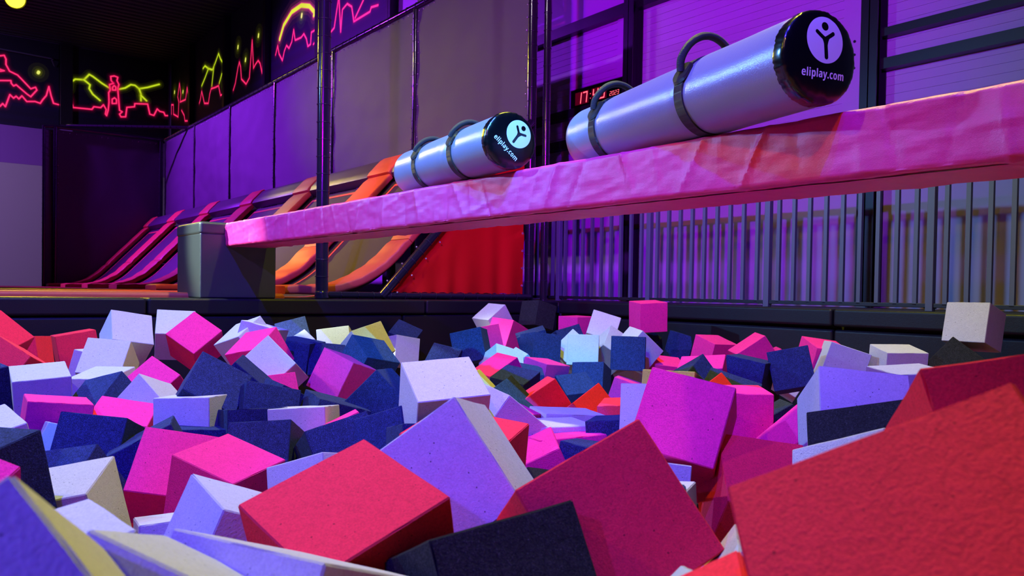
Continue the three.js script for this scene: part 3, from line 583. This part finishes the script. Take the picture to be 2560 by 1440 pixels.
// ---------- foam cubes ----------
const foamVariants = [];
for (let k = 0; k < 6; k++) { // unit cube of cut foam: crisp bevelled edges with small worn chips
  const n = 12, grid = new THREE.BoxGeometry(1, 1, 1, n, n, n), p = grid.attributes.position, rad = 0.011, ox = k * 13.7;
  const lines = []; for (let i = 0; i <= n; i++) { const u = i === 0 ? 0 : i === n ? 1 : i === 1 ? rad : i === n - 1 ? 1 - rad : rad + (i - 1) / (n - 2) * (1 - 2 * rad); lines.push(u - 0.5); }
  const at = (t) => lines[Math.round((t + 0.5) * n)];
  for (let i = 0; i < p.count; i++) {
    const v = [at(p.getX(i)), at(p.getY(i)), at(p.getZ(i))], rim = v.filter((t) => Math.abs(t) > 0.4999).length;
    const w = 0.005 * N(v[0] * 2.4 + ox, v[1] * 2.4 + 4, v[2] * 2.4), len = Math.hypot(...v);
    let c = v.map((t) => t + (t / len) * w);
    if (rim >= 2) { // bevel, worn away a little here and there
      const q = N(v[0] * 9 + ox, v[1] * 9, v[2] * 9), chip = rad * (0.55 + 3.2 * Math.max(0, q - 0.28));
      c = c.map((t, j) => (Math.abs(v[j]) > 0.4999 ? t - Math.sign(t) * chip : t));
    }
    p.setXYZ(i, ...c);
  }
  foamVariants.push(toCreasedNormals(grid, 0.45));
}
const foamMats = {};
{
  const kinds = { cream: [[190, 187, 192], 0.07, 90, 0.5, 0], red: [[246, 48, 70], 0.1, 50, 0.65, 0], pink: [[246, 48, 137], 0.1, 40, 0.65, 0], navy: [[39, 47, 89], 0.4, 20, 0.5, 0.9], charcoal: [[40, 40, 39], 0.4, 20, 0.5, 0.8] };  // pink and dark blue kinds: red and charcoal foam with blue light mixed in
  for (const [k, [rgb, amp, pores, pd, sp]] of Object.entries(kinds)) {
    const map = foamMap(rgb, amp, pores, pd, sp);
    foamMats[k] = [[1, 1, 1], [0.93, 0.92, 0.93], [1.0, 0.96, 0.92]].map((t) => new THREE.MeshPhysicalMaterial({ color: lin(...t), map, roughness: 0.95, bumpMap: foamBump, bumpScale: 0.0007, specularIntensity: 0.3 }));
  }
}
let cubeNo = 0;
function cube(kind, label, x, y, z, a, b, c, s) {
  const k = cubeNo++, m = new THREE.Mesh(foamVariants[k % 6], foamMats[kind][(k * 7) % 3]);
  m.name = numbered('foam_cube'); m.position.set(x, y, z); m.rotation.set(a, b, c); m.scale.setScalar(s);
  m.userData = { label, category: 'foam cube', group: 'foam cubes in the pit' };
  m.castShadow = m.receiveShadow = true; scene.add(m); return m;
}
cube('cream', 'cream foam cube out of focus with a tan stripe and torn notch, bottom left corner', 0.044, -0.195, -0.503, -0.572, -0.401, -2.674, 0.200);
cube('red', 'red foam cube largest and nearest, out of focus at the right border', 0.550, -0.148, -0.226, 1.622, 0.830, 0.856, 0.200);
cube('red', 'red foam cube low edge at the bottom under the blurred red one', 0.449, -0.275, -0.363, -1.929, -0.385, 2.199, 0.200);
cube('cream', 'cream foam cube pale top over a violet front at the bottom left edge', 0.172, -0.257, -0.652, 1.536, -0.551, -0.995, 0.200);
cube('cream', 'cream foam cube tiny yellow-lit corner at the bottom beside the crimson square', 0.615, -0.341, -0.499, 0.776, 0.348, 2.410, 0.200);
cube('cream', 'lavender foam cube sloping between the cream top and the big red one at the bottom', 0.306, -0.298, -0.763, 2.343, 1.003, 0.717, 0.200);
cube('cream', 'lavender foam cube flat sloping face below the tan-sided pale one', 0.101, -0.286, -0.926, -1.619, -0.183, -3.103, 0.200);
cube('red', 'orange-sided red foam cube with a dark red front behind the blurred red one', 0.935, -0.112, -0.322, 2.424, 0.776, 0.344, 0.200);
cube('charcoal', 'charcoal foam cube torn-cornered slab at the bottom centre edge', 0.573, -0.322, -0.773, -0.458, -0.105, -3.093, 0.200);
cube('cream', 'cream foam cube yellow-edged one in the gap beside the blurred red one', 0.837, -0.365, -0.577, -2.463, -0.472, 2.067, 0.200);
cube('red', 'red foam cube big flat-topped one at the bottom left of centre', 0.489, -0.292, -0.974, -1.279, -0.319, 1.707, 0.200);
cube('red', 'crimson foam cube large tilted square with a glowing rim at bottom centre', 0.775, -0.260, -0.790, -0.519, -0.453, -2.897, 0.200);
cube('navy', 'navy foam cube deep in the gap right of the front crimson square', 0.920, -0.331, -0.900, -1.622, 0.158, 2.273, 0.200);
cube('cream', 'violet foam cube large one with a tan right side standing in front centre', 0.750, -0.252, -1.123, -0.307, -0.857, -2.718, 0.200);
cube('pink', 'magenta foam cube small corner at the left border with an orange sliver', 0.001, -0.273, -1.357, -0.950, -0.063, 2.393, 0.200);
cube('cream', 'pale foam cube small corner between the coral cube and the blurred red one', 1.263, -0.275, -0.640, 0.751, 1.140, 2.066, 0.200);
cube('cream', 'pale bluish foam cube tent-shaped with a whitish right face beside the big red cube', 0.450, -0.385, -1.324, -1.585, -1.184, 1.466, 0.200);
cube('cream', 'violet-blue foam cube in the dark gap left of the coral red one', 1.064, -0.375, -0.992, -0.080, 0.614, 3.043, 0.200);
cube('red', 'red foam cube behind the tan side of the big violet one', 0.907, -0.299, -1.327, -1.399, -0.049, 2.144, 0.200);
cube('navy', 'dark blue foam cube at the left border with a violet-blue top and black front', 0.081, -0.303, -1.652, -1.451, -0.195, 2.180, 0.200);
cube('cream', 'pale foam cube small lit strip low in the gap under the magenta slab', 0.459, -0.476, -1.610, 2.959, 0.163, 0.006, 0.200);
cube('cream', 'pale foam cube small one behind the rim of the crimson square', 1.244, -0.385, -1.189, 0.250, 1.006, 2.715, 0.200);
cube('charcoal', 'charcoal foam cube slab in front of the large violet-fronted pale one', 1.557, -0.275, -0.808, 1.819, 1.024, 1.008, 0.200);
cube('cream', 'pale foam cube white top and tan right side, lower left', 0.248, -0.410, -1.770, -1.505, -0.225, 1.132, 0.200);
cube('red', 'coral red foam cube with a salmon left side standing behind the blurred red one', 1.553, -0.395, -1.089, 2.157, 0.292, 0.621, 0.200);
cube('pink', 'crimson-pink foam cube large tilted front standing over a dark gap', 1.497, -0.251, -1.250, 2.407, 0.807, 0.798, 0.200);
cube('charcoal', 'dark grey foam cube low face under the pink one with the purple underside', 1.211, -0.491, -1.457, 2.339, -0.449, -0.105, 0.200);
cube('cream', 'pale foam cube large one with a whitish left side and violet front, right part', 1.772, -0.229, -0.978, 2.481, 0.627, 0.523, 0.200);
cube('cream', 'lavender foam cube low ledge behind the big flat-topped red one', 0.841, -0.452, -1.826, 2.600, 1.210, 0.193, 0.200);
cube('navy', 'small navy foam cube tucked at the left edge of the big violet cream cube', 1.100, -0.379, -1.758, 0.148, 1.264, 2.789, 0.200);
cube('navy', 'dark blue foam cube flat top lying behind the front crimson cube', 1.455, -0.427, -1.488, -1.502, 0.163, -2.657, 0.200);
cube('pink', 'pink foam cube tilted with a purple underside right of the tan-sided violet one', 1.339, -0.439, -1.615, -1.757, -0.430, 0.911, 0.200);
cube('cream', 'violet foam cube upright front framed by a pale lit border', 1.665, -0.275, -1.438, 2.467, 1.367, 0.590, 0.200);
cube('cream', 'bluish white foam cube largest flat-topped pale one near the centre', 1.197, -0.253, -1.859, -2.671, 0.237, -0.198, 0.200);
cube('pink', 'hot pink foam cube corner towards the viewer with a broad pink top, lower left', 0.675, -0.461, -2.095, 1.876, -0.043, -2.098, 0.200);
cube('pink', 'purple-and-pink foam cube triangle left of the large cream one', 1.883, -0.382, -1.185, -2.223, -0.650, 1.770, 0.200);
cube('pink', 'purple foam cube flat top with a magenta front edge, centre right', 1.470, -0.422, -1.670, -0.074, -0.268, -3.132, 0.200);
cube('cream', 'cyan-and-blue foam cube tent-shaped with one cyan and one blue face near the centre', 1.362, -0.340, -1.823, -1.719, -0.909, 1.275, 0.200);
cube('navy', 'blue foam cube low block beside the violet framed face, centre right', 1.663, -0.382, -1.598, 3.033, 0.910, -0.007, 0.200);
cube('cream', 'cyan foam cube small flat triangle left of the purple flat top', 1.528, -0.409, -1.772, 3.109, 0.370, 0.012, 0.200);
cube('navy', 'navy foam cube broad dark slab behind the leaning dark blue face', 1.176, -0.392, -2.031, 2.472, 1.274, 0.336, 0.200);
cube('pink', 'purple foam cube flat-topped one right behind the large crimson-pink front', 1.964, -0.305, -1.462, 0.023, -0.748, -3.110, 0.200);
cube('pink', 'orchid foam cube thin slanted strip behind the cyan-and-blue tent', 1.455, -0.353, -1.969, -1.315, 0.345, 2.173, 0.200);
cube('pink', 'magenta foam cube tall slab-like face with a purple underside, lower left', 0.620, -0.477, -2.372, -0.719, -0.216, -0.418, 0.200);
cube('navy', 'dark blue foam cube long leaning face right behind the big red cube', 1.074, -0.449, -2.239, 2.707, 0.204, -0.183, 0.200);
cube('cream', 'lavender foam cube corner at the left border above the dark blue one', 0.177, -0.394, -2.506, 1.758, 0.249, 1.403, 0.200);
cube('navy', 'dark blue foam cube roof-shaped with a black end behind the tan-sided pale one', 0.369, -0.518, -2.474, -1.209, -0.563, 2.460, 0.200);
cube('cream', 'white foam cube thin bright slab lying flat, centre right', 1.716, -0.410, -1.926, 3.115, 0.412, 0.065, 0.200);
cube('navy', 'navy foam cube front face with a chipped top right corner above the hot pink top', 0.933, -0.475, -2.475, -0.552, -0.643, 2.869, 0.200);
cube('pink', 'pink foam cube thin sliver between the cyan triangle and a navy slab', 1.150, -0.458, -2.390, -1.849, -0.357, 2.698, 0.200);
cube('navy', 'slate blue foam cube small face below the pale lavender top', 2.218, -0.398, -1.480, 1.121, 0.345, 2.428, 0.200);
cube('navy', 'dark blue foam cube small tip left of the tall dark front', 0.627, -0.472, -2.591, -1.735, -0.445, 2.818, 0.200);
cube('navy', 'dark blue foam cube big face with a black right side, left third of the pit', 0.495, -0.450, -2.759, -0.403, -0.512, 2.827, 0.200);
cube('navy', 'navy foam cube cut by the left border beside the pale flat-topped one', 0.141, -0.271, -2.872, 0.165, 0.376, -3.022, 0.200);
cube('cream', 'cream foam cube with a cyan triangle of light on its front, centre left', 1.127, -0.439, -2.624, -0.130, -0.728, 3.126, 0.200);
cube('pink', 'orange foam cube small point poking up in front of the scratched dark blue one', 2.292, -0.358, -1.792, -0.725, 0.225, -2.791, 0.200);
cube('navy', 'small navy foam cube square in the shade right of the wide cyan front', 0.971, -0.447, -2.727, 0.166, 1.434, 2.838, 0.200);
cube('navy', 'dark blue foam cube thin flat band under the wide cyan front', 0.786, -0.502, -2.789, -0.062, -0.215, 3.069, 0.200);
cube('cream', 'pale cyan foam cube narrow leaning face between two dark blue ones at left', 0.447, -0.501, -2.918, 1.716, 1.180, 1.332, 0.200);
cube('navy', 'violet-blue foam cube piece under the orchid tilted one', 1.262, -0.433, -2.726, 1.160, 1.256, 2.067, 0.200);
cube('cream', 'cyan foam cube wide front with a white top edge, left of centre', 0.832, -0.413, -2.915, -0.072, -0.727, 3.134, 0.200);
cube('cream', 'cream foam cube yellow-lit scrap between the violet fronts at the far right', 2.781, -0.271, -1.331, -0.105, 1.001, -2.997, 0.200);
cube('pink', 'purple foam cube flat top partly under the white slab, centre right', 2.018, -0.522, -2.280, -1.544, 0.001, 2.918, 0.200);
cube('navy', 'dark blue foam cube tall front with a lighter left side, centre left', 1.066, -0.404, -2.878, 2.814, 0.073, 0.262, 0.200);
cube('navy', 'dark blue foam cube pointed one sloping down right beside the bluish white top', 1.473, -0.370, -2.706, -0.088, -0.788, -2.415, 0.200);
cube('navy', 'dark blue foam cube low one with a scratched pale crease in the right part', 2.477, -0.348, -1.872, 1.921, 0.021, 1.021, 0.200);
cube('cream', 'cyan foam cube flat top with a dark right side behind the big crimson-pink cube', 2.359, -0.333, -2.031, -0.481, -1.031, 2.728, 0.200);
cube('navy', 'deep blue foam cube large slanted face sloping down to the right, left of centre', 0.902, -0.333, -2.997, -0.686, 0.143, -2.132, 0.200);
cube('pink', 'magenta foam cube box-like with a bright pink top strip in the left half', 0.428, -0.425, -3.157, -3.128, 0.049, 0.127, 0.200);
cube('pink', 'hot pink foam cube flat face below the cyan tent-shaped one', 0.636, -0.472, -3.146, 1.895, -0.056, 0.427, 0.200);
cube('navy', 'dark blue foam cube pointed one with a lighter left band in the right part', 2.559, -0.330, -2.108, -0.526, 0.123, -2.681, 0.200);
cube('navy', 'dark blue foam cube low slope in front of the small red tip', 1.226, -0.430, -3.075, 1.586, 1.090, 1.610, 0.200);
cube('pink', 'orchid foam cube low box below the pointed orange one', 2.412, -0.476, -2.328, -3.064, 0.921, -0.141, 0.200);
cube('navy', 'deep blue foam cube corner poking up in front of the big magenta-pink one', 1.132, -0.360, -3.313, -1.119, 0.608, -2.175, 0.200);
cube('cream', 'cyan-sided foam cube pointed like a tent with one cyan and one whitish face', 0.808, -0.437, -3.416, -0.496, -0.859, -2.598, 0.200);
cube('navy', 'grey-blue dark foam cube leaning with one long slanted face in the left half', 0.669, -0.432, -3.568, -1.333, -0.665, 2.321, 0.200);
cube('pink', 'orange foam cube pointed one right of the broad olive top', 2.488, -0.500, -2.639, -0.535, -0.098, -2.735, 0.200);
cube('pink', 'red foam cube small tip with a pink top left of the orchid one', 1.293, -0.428, -3.418, -0.318, 0.047, -3.054, 0.200);
cube('pink', 'pink foam cube flat face behind two dark blue ones in the right part', 2.879, -0.325, -2.300, -1.514, -0.249, 2.156, 0.200);
cube('cream', 'pale foam cube lying flat with bluish white top and violet front at left', 0.447, -0.367, -3.653, 0.224, -0.025, -3.067, 0.200);
cube('navy', 'blue foam cube diamond face between the cyan strip and the purple one', 2.262, -0.484, -2.976, -0.748, 0.173, -2.668, 0.200);
cube('cream', 'pale cyan foam cube small tent tip below the black-sided dark blue one', 1.354, -0.309, -3.544, 0.709, 0.389, -2.428, 0.200);
cube('pink', 'purple foam cube large one with an orchid top band right of centre', 2.480, -0.476, -2.932, -0.050, -0.519, -2.581, 0.200);
cube('pink', 'magenta foam cube diamond of one face showing under the lavender pair at left', 0.908, -0.404, -3.746, -0.896, -0.556, -2.674, 0.200);
cube('pink', 'orchid pink foam cube large tilted one with a worn edge and a magenta right face', 1.683, -0.352, -3.501, -0.559, -1.050, 2.306, 0.200);
cube('red', 'magenta-and-orange foam cube cut by the left border, in front of the orange-red corner', 0.371, -0.296, -3.931, -1.505, 0.630, -2.381, 0.200);
cube('cream', 'bright cyan foam cube slanted strip right of the bluish white top', 2.291, -0.464, -3.248, -0.981, 0.561, -2.504, 0.200);
cube('cream', 'whitish foam cube lying behind the grey-blue leaning dark one', 0.738, -0.418, -3.976, 1.691, 0.150, 0.787, 0.200);
cube('navy', 'dark blue foam cube sloping top with a black underside in the far left half', 1.870, -0.304, -3.609, -1.027, 0.221, 1.573, 0.200);
cube('pink', 'magenta-pink foam cube big corner towards the viewer in the far left half', 1.432, -0.272, -3.913, 1.712, 0.559, -2.177, 0.200);
cube('navy', 'dark blue foam cube leaning front with a lighter top band left of the tilted square', 3.420, -0.344, -2.451, -0.098, -1.238, 2.882, 0.200);
cube('navy', 'olive foam cube flat top with a black end in the middle of the pit', 2.594, -0.457, -3.321, -1.321, -0.176, 0.464, 0.200);
cube('navy', 'dark blue foam cube big tilted square face in the right part', 3.583, -0.303, -2.305, 2.755, 1.011, 0.102, 0.200);
cube('cream', 'lavender foam cube leaning back with a row of dark pinholes across its face', 0.805, -0.325, -4.252, -0.705, -0.359, 2.750, 0.200);
cube('cream', 'violet foam cube with a white left side at the far right', 3.810, -0.278, -2.173, 3.096, 0.860, 0.346, 0.200);
cube('cream', 'white-topped foam cube with a violet front and zigzag shadow at the far right', 3.941, -0.276, -1.949, -2.948, 0.665, -0.128, 0.200);
cube('cream', 'violet foam cube with a pale top edge behind the big magenta-pink one', 1.519, -0.220, -4.150, 3.078, 0.656, 0.293, 0.200);
cube('red', 'orange-red foam cube tipped on its corner against the dark pit edge at the left border', 0.347, -0.215, -4.408, -0.805, 0.265, 2.319, 0.200);
cube('pink', 'orange foam cube flat strip left of the flat olive top', 2.650, -0.413, -3.523, -1.535, -0.529, -0.057, 0.200);
cube('cream', 'lavender foam cube small face left of the big magenta-pink corner', 1.467, -0.232, -4.190, -2.265, 0.826, -1.041, 0.200);
cube('charcoal', 'charcoal foam cube diamond-shaped below the perched pale grey one', 4.100, -0.275, -1.730, -0.921, -1.111, -3.093, 0.200);
cube('cream', 'pale grey foam cube perched on the pile against the pit edge at far right', 4.226, -0.066, -1.712, -1.573, -1.286, 1.576, 0.200);
cube('cream', 'lavender foam cube standing tall against the dark pit edge, highest pale one at far left', 0.930, -0.203, -4.469, 2.403, -0.138, 0.101, 0.200);
cube('pink', 'salmon foam cube behind the big blue square at the far right', 3.935, -0.276, -2.352, -2.899, -1.011, -0.058, 0.200);
cube('pink', 'coral pink foam cube roof-shaped, behind the square pale lavender front', 1.267, -0.230, -4.426, -0.736, -0.317, -2.547, 0.200);
cube('navy', 'olive-and-blue foam cube lying behind the flat olive top', 2.902, -0.467, -3.637, 1.802, -0.054, 0.598, 0.200);
cube('pink', 'red-and-magenta foam cube sliver below the slanted cyan face', 3.348, -0.531, -3.221, 1.805, -0.216, 0.954, 0.200);
cube('navy', 'violet-blue foam cube narrow piece left of the orchid tilted one', 1.928, -0.367, -4.251, -1.981, 0.215, -0.225, 0.200);
cube('navy', 'dark blue foam cube flat-topped with a black right side in the far left half', 1.812, -0.318, -4.324, 0.008, -0.874, 2.999, 0.200);
cube('cream', 'yellow foam cube square face lit pure yellow in the far row', 2.166, -0.264, -4.176, -0.453, -0.089, -2.876, 0.200);
cube('cream', 'small violet foam cube peeking out left of the pinholed lavender one', 0.825, -0.381, -4.628, 3.108, 0.665, 0.280, 0.200);
cube('red', 'dull red foam cube wedged between two red cubes near the left border', 0.506, -0.304, -4.719, -0.321, 1.071, -2.917, 0.200);
cube('navy', 'olive foam cube broad flat one right of the purple cube', 3.184, -0.545, -3.495, -2.625, 0.264, -0.256, 0.200);
cube('navy', 'blue foam cube upright front with a thin violet left side, right of centre', 3.447, -0.281, -3.315, 3.061, 0.840, 0.073, 0.200);
cube('cream', 'pale lavender foam cube square front facing the viewer beside a pink cube, far left row', 1.226, -0.199, -4.682, -2.426, 0.232, -0.138, 0.200);
cube('pink', 'magenta foam cube bar-like one under the big blue cube right of centre', 3.114, -0.444, -3.698, -0.930, -1.442, 2.055, 0.200);
cube('cream', 'pale cyan foam cube house-shaped with two bright faces right of centre', 2.918, -0.397, -3.873, 2.625, -0.035, 0.307, 0.200);
cube('cream', 'small lavender foam cube triangle poking up behind the flat-topped dark blue one', 1.903, -0.329, -4.496, -1.395, -0.598, 3.033, 0.200);
cube('pink', 'salmon-topped foam cube roof-shaped with a magenta face in the far right row', 4.050, -0.292, -2.856, 0.068, -0.663, -2.492, 0.200);
cube('navy', 'olive foam cube roof-shaped with a blue top edge in the far middle', 2.703, -0.405, -4.167, -0.880, -0.714, 2.249, 0.200);
cube('navy', 'navy foam cube front with blotchy olive light above the broad olive one', 3.415, -0.477, -3.598, 2.543, 0.955, 0.445, 0.200);
cube('navy', 'deep blue foam cube square front with a black right side, far middle row', 2.853, -0.276, -4.104, -0.178, -0.830, -3.037, 0.200);
cube('red', 'red foam cube upright with an orange top edge, right of the narrow dull red one', 0.774, -0.287, -4.941, 3.127, 0.020, -0.176, 0.200);
cube('cream', 'lavender foam cube square front with yellow edges in the far left half', 2.156, -0.287, -4.574, 2.768, 0.575, 0.063, 0.200);
cube('cream', 'lavender foam cube flat sliver between the pale cyan house shape and the two-sided blue one', 3.137, -0.437, -3.986, 1.508, 0.692, 1.910, 0.200);
cube('cream', 'white-topped foam cube sloping with a violet right face behind the upright blue front', 3.709, -0.285, -3.499, -1.908, -0.814, 0.997, 0.200);
cube('cream', 'pale lavender foam cube small lit top below the big tilted dark blue square', 4.303, -0.425, -2.794, 1.889, -0.541, -2.062, 0.200);
cube('cream', 'cyan foam cube square front with a chipped corner in the far row', 3.501, -0.313, -3.770, 2.772, 0.740, 0.272, 0.200);
cube('navy', 'blue foam cube big two-sided one in the far middle row', 3.302, -0.300, -3.969, 3.013, 0.196, 0.142, 0.200);
cube('pink', 'magenta foam cube with a sloping bright top left of the pointed dark blue one', 3.904, -0.449, -3.434, -2.834, 0.587, -0.065, 0.200);
cube('pink', 'pink foam cube with a lit top and magenta side above the deep blue square front', 3.119, -0.273, -4.356, 1.343, 0.126, 1.731, 0.200);
cube('navy', 'deep blue foam cube tilted face against the pit edge in the far left half', 2.045, -0.266, -4.953, -0.852, -0.452, 3.048, 0.200);
cube('cream', 'pale blue foam cube small tent tip above the cyan square front', 3.604, -0.334, -3.976, -0.496, -0.705, -2.655, 0.200);
cube('cream', 'whitish foam cube small upright sliver between cyan and blue fronts', 3.802, -0.310, -3.819, 1.079, -0.762, -1.466, 0.200);
cube('navy', 'deep blue foam cube triangle poking up behind the big two-sided blue one', 3.432, -0.289, -4.188, -1.669, -0.306, 2.507, 0.200);
cube('pink', 'pink foam cube with a lit pink front and dark end in the far right row', 4.304, -0.318, -3.363, -2.925, -1.396, -0.061, 0.200);
cube('pink', 'small pink foam cube rounded tip behind the salmon-topped one', 4.578, -0.402, -3.080, 1.117, 0.489, 2.451, 0.200);
cube('pink', 'magenta foam cube upright on the pile by the pit edge with a bright pink side', 4.096, -0.079, -3.761, -3.057, 0.409, -0.083, 0.200);
cube('cream', 'lavender foam cube tall leaning one with a half-shaded face in the far row', 3.915, -0.200, -4.030, 2.497, 0.492, 0.680, 0.200);
cube('navy', 'navy foam cube low roof shape left of the tall lavender one', 3.740, -0.292, -4.202, -0.366, -0.227, -2.974, 0.200);
cube('cream', 'cyan foam cube slanted face with pits behind the violet framed face', 4.040, -0.447, -3.898, 0.793, -0.335, -2.325, 0.200);
cube('cream', 'cyan-and-lavender foam cube tent-shaped beside the dark blue roof', 2.840, -0.369, -4.983, 2.983, -0.058, 0.165, 0.200);
cube('navy', 'small navy foam cube dark tip left of the leaning tall blue one', 4.232, -0.302, -3.932, 0.569, 0.226, -2.391, 0.200);
cube('pink', 'hot pink foam cube pointed down like a wedge in the far row', 3.538, -0.251, -4.641, -0.943, -1.106, 2.170, 0.200);
cube('navy', 'olive foam cube roof-shaped with a navy top band beside the yellow one', 2.970, -0.307, -5.172, 2.209, 0.069, 0.811, 0.200);
cube('pink', 'magenta foam cube low box at the pit edge right of the grey-and-navy one', 4.075, -0.204, -4.463, -2.889, 1.498, -0.234, 0.200);
cube('cream', 'white foam cube lit top leaning against the pit edge in the far row', 3.621, -0.159, -4.911, -1.495, -0.621, 1.644, 0.200);
cube('navy', 'blue foam cube leaning tall one under the fence, right of the upright magenta one', 4.673, -0.320, -3.926, 2.934, 1.250, 0.426, 0.200);
cube('charcoal', 'small charcoal foam cube behind the white-topped violet one', 5.451, -0.275, -2.886, -2.371, 0.659, -0.624, 0.200);
cube('cream', 'cream foam cube thin yellowish edge under the magenta bar', 4.129, -0.454, -4.718, -1.723, 0.339, -0.873, 0.200);
cube('charcoal', 'grey-and-navy foam cube standing at the far pit corner with a diagonal of light', 4.014, -0.113, -4.862, -1.415, -1.310, 1.801, 0.200);
cube('pink', 'hot pink foam cube tent-shaped against the pit edge left of centre', 3.112, -0.240, -5.535, -1.583, -1.134, 2.365, 0.200);
cube('charcoal', 'grey foam cube with a grey-lit top and navy front at the far pit edge', 1.901, -0.227, -6.103, -1.357, -0.544, 1.116, 0.200);
cube('cream', 'lavender foam cube small corner behind the pink pair in the far row', 3.963, -0.332, -5.677, 1.313, 1.055, 1.887, 0.200);
cube('navy', 'small navy foam cube behind the grey-topped one', 2.246, -0.279, -6.974, -1.386, -0.146, 3.000, 0.200);
{ // the buried cubes under the top layer
  const M4 = new THREE.Matrix4(), Q = new THREE.Quaternion(), E = new THREE.Euler(), kinds = ['cream', 'pink', 'navy'], lists = { cream: [], pink: [], navy: [] };
  const fw = V(0.61134, -0.02028, -0.79111), rt = V(0.79137, 0.01574, 0.61114);
  for (let x = -3.85; x < 4.5; x += 0.25) for (let z = -5.15; z < 3.9; z += 0.25) {
    const px = x + rr(-0.05, 0.05), pz = z + rr(-0.05, 0.05), f = px * fw.x + pz * fw.z, r = px * rt.x + pz * rt.z;
    const inView = f > 0.15 && Math.abs(r) < 0.68 * f + 0.2;
    const layers = inView ? [-0.95] : Math.hypot(px, pz) < 0.55 ? [-0.95, -0.75] : [-0.95, -0.7, -0.45];
    for (const y of layers) { E.set(rr(0, 6), rr(0, 6), rr(0, 6)); Q.setFromEuler(E); const m = new THREE.Matrix4().compose(V(px, y + rr(-0.05, 0.05), pz), Q, V(0.2, 0.2, 0.2)); lists[kinds[Math.floor(rnd() * 3)]].push(m); }
  }
  for (const k of kinds) {
    const im = new THREE.InstancedMesh(foamVariants[2], foamMats[k][0], lists[k].length); lists[k].forEach((m, i) => im.setMatrixAt(i, m));
    im.name = `buried_foam_${k}`; im.userData = { kind: 'stuff', label: `jumble of ${k} foam cubes buried in the shade under the top layer`, category: 'foam' };
    im.castShadow = im.receiveShadow = true; scene.add(im);
  }
}
// ---------- stage lights and added fill lamps ----------
for (const [name, at, aim, color, cd, ang, pen, size, label, big] of LIGHTS) {
  const k = big ?? 1;
  const o = thing('stage_spotlight', label, 'spotlight', at);
  const dir = V(...aim).sub(V(...at)).normalize(), q = new THREE.Quaternion().setFromUnitVectors(V(0, 0, 1), dir);
  const can = new THREE.LatheGeometry([[0.0005, -0.26], [0.05, -0.26], [0.07, -0.22], [0.075, -0.05], [0.085, -0.02], [0.085, 0.0], [0.078, 0.0], [0.074, -0.02], [0.0005, -0.021]].map((p) => new THREE.Vector2(...p)), 32);
  can.scale(k, k, k); can.rotateX(Math.PI / 2); can.applyQuaternion(q); mesh('housing', can, M.steel, o);
  const lens = new THREE.CircleGeometry(0.072 * k, 28); lens.translate(0, 0, -0.012 * k); lens.applyQuaternion(q);
  const mx = Math.max(...color);
  mesh('lamp_lens', lens, new THREE.MeshStandardMaterial({ color: 0x111111, emissive: lin(...color.map((c) => c / mx)), emissiveIntensity: cd > 0 ? (k > 1 ? 6 : 2) : 0 }), o, 'glowing lens');
  mesh('hanging_rod', pipe([0, 0.07 * k, 0], [0, YC - at[1], 0], 0.012, 10), M.steel, o);
  const yoke = new THREE.TorusGeometry(0.105 * k, 0.008, 6, 20, Math.PI); mesh('yoke', yoke, M.steel, o);
  if (cd > 0) {
    const l = new THREE.SpotLight(lin(...color), cd, 0, ang * Math.PI / 180, pen, 2);
    l.position.set(at[0] + dir.x * 0.02, at[1] + dir.y * 0.02, at[2] + dir.z * 0.02); l.target.position.set(...aim);
    l.castShadow = true; l.shadow.mapSize.set(2048, 2048); l.shadow.radius = size / 0.02; l.name = name;
    scene.add(l); scene.add(l.target);
  }
}
renderer.render(scene, camera);
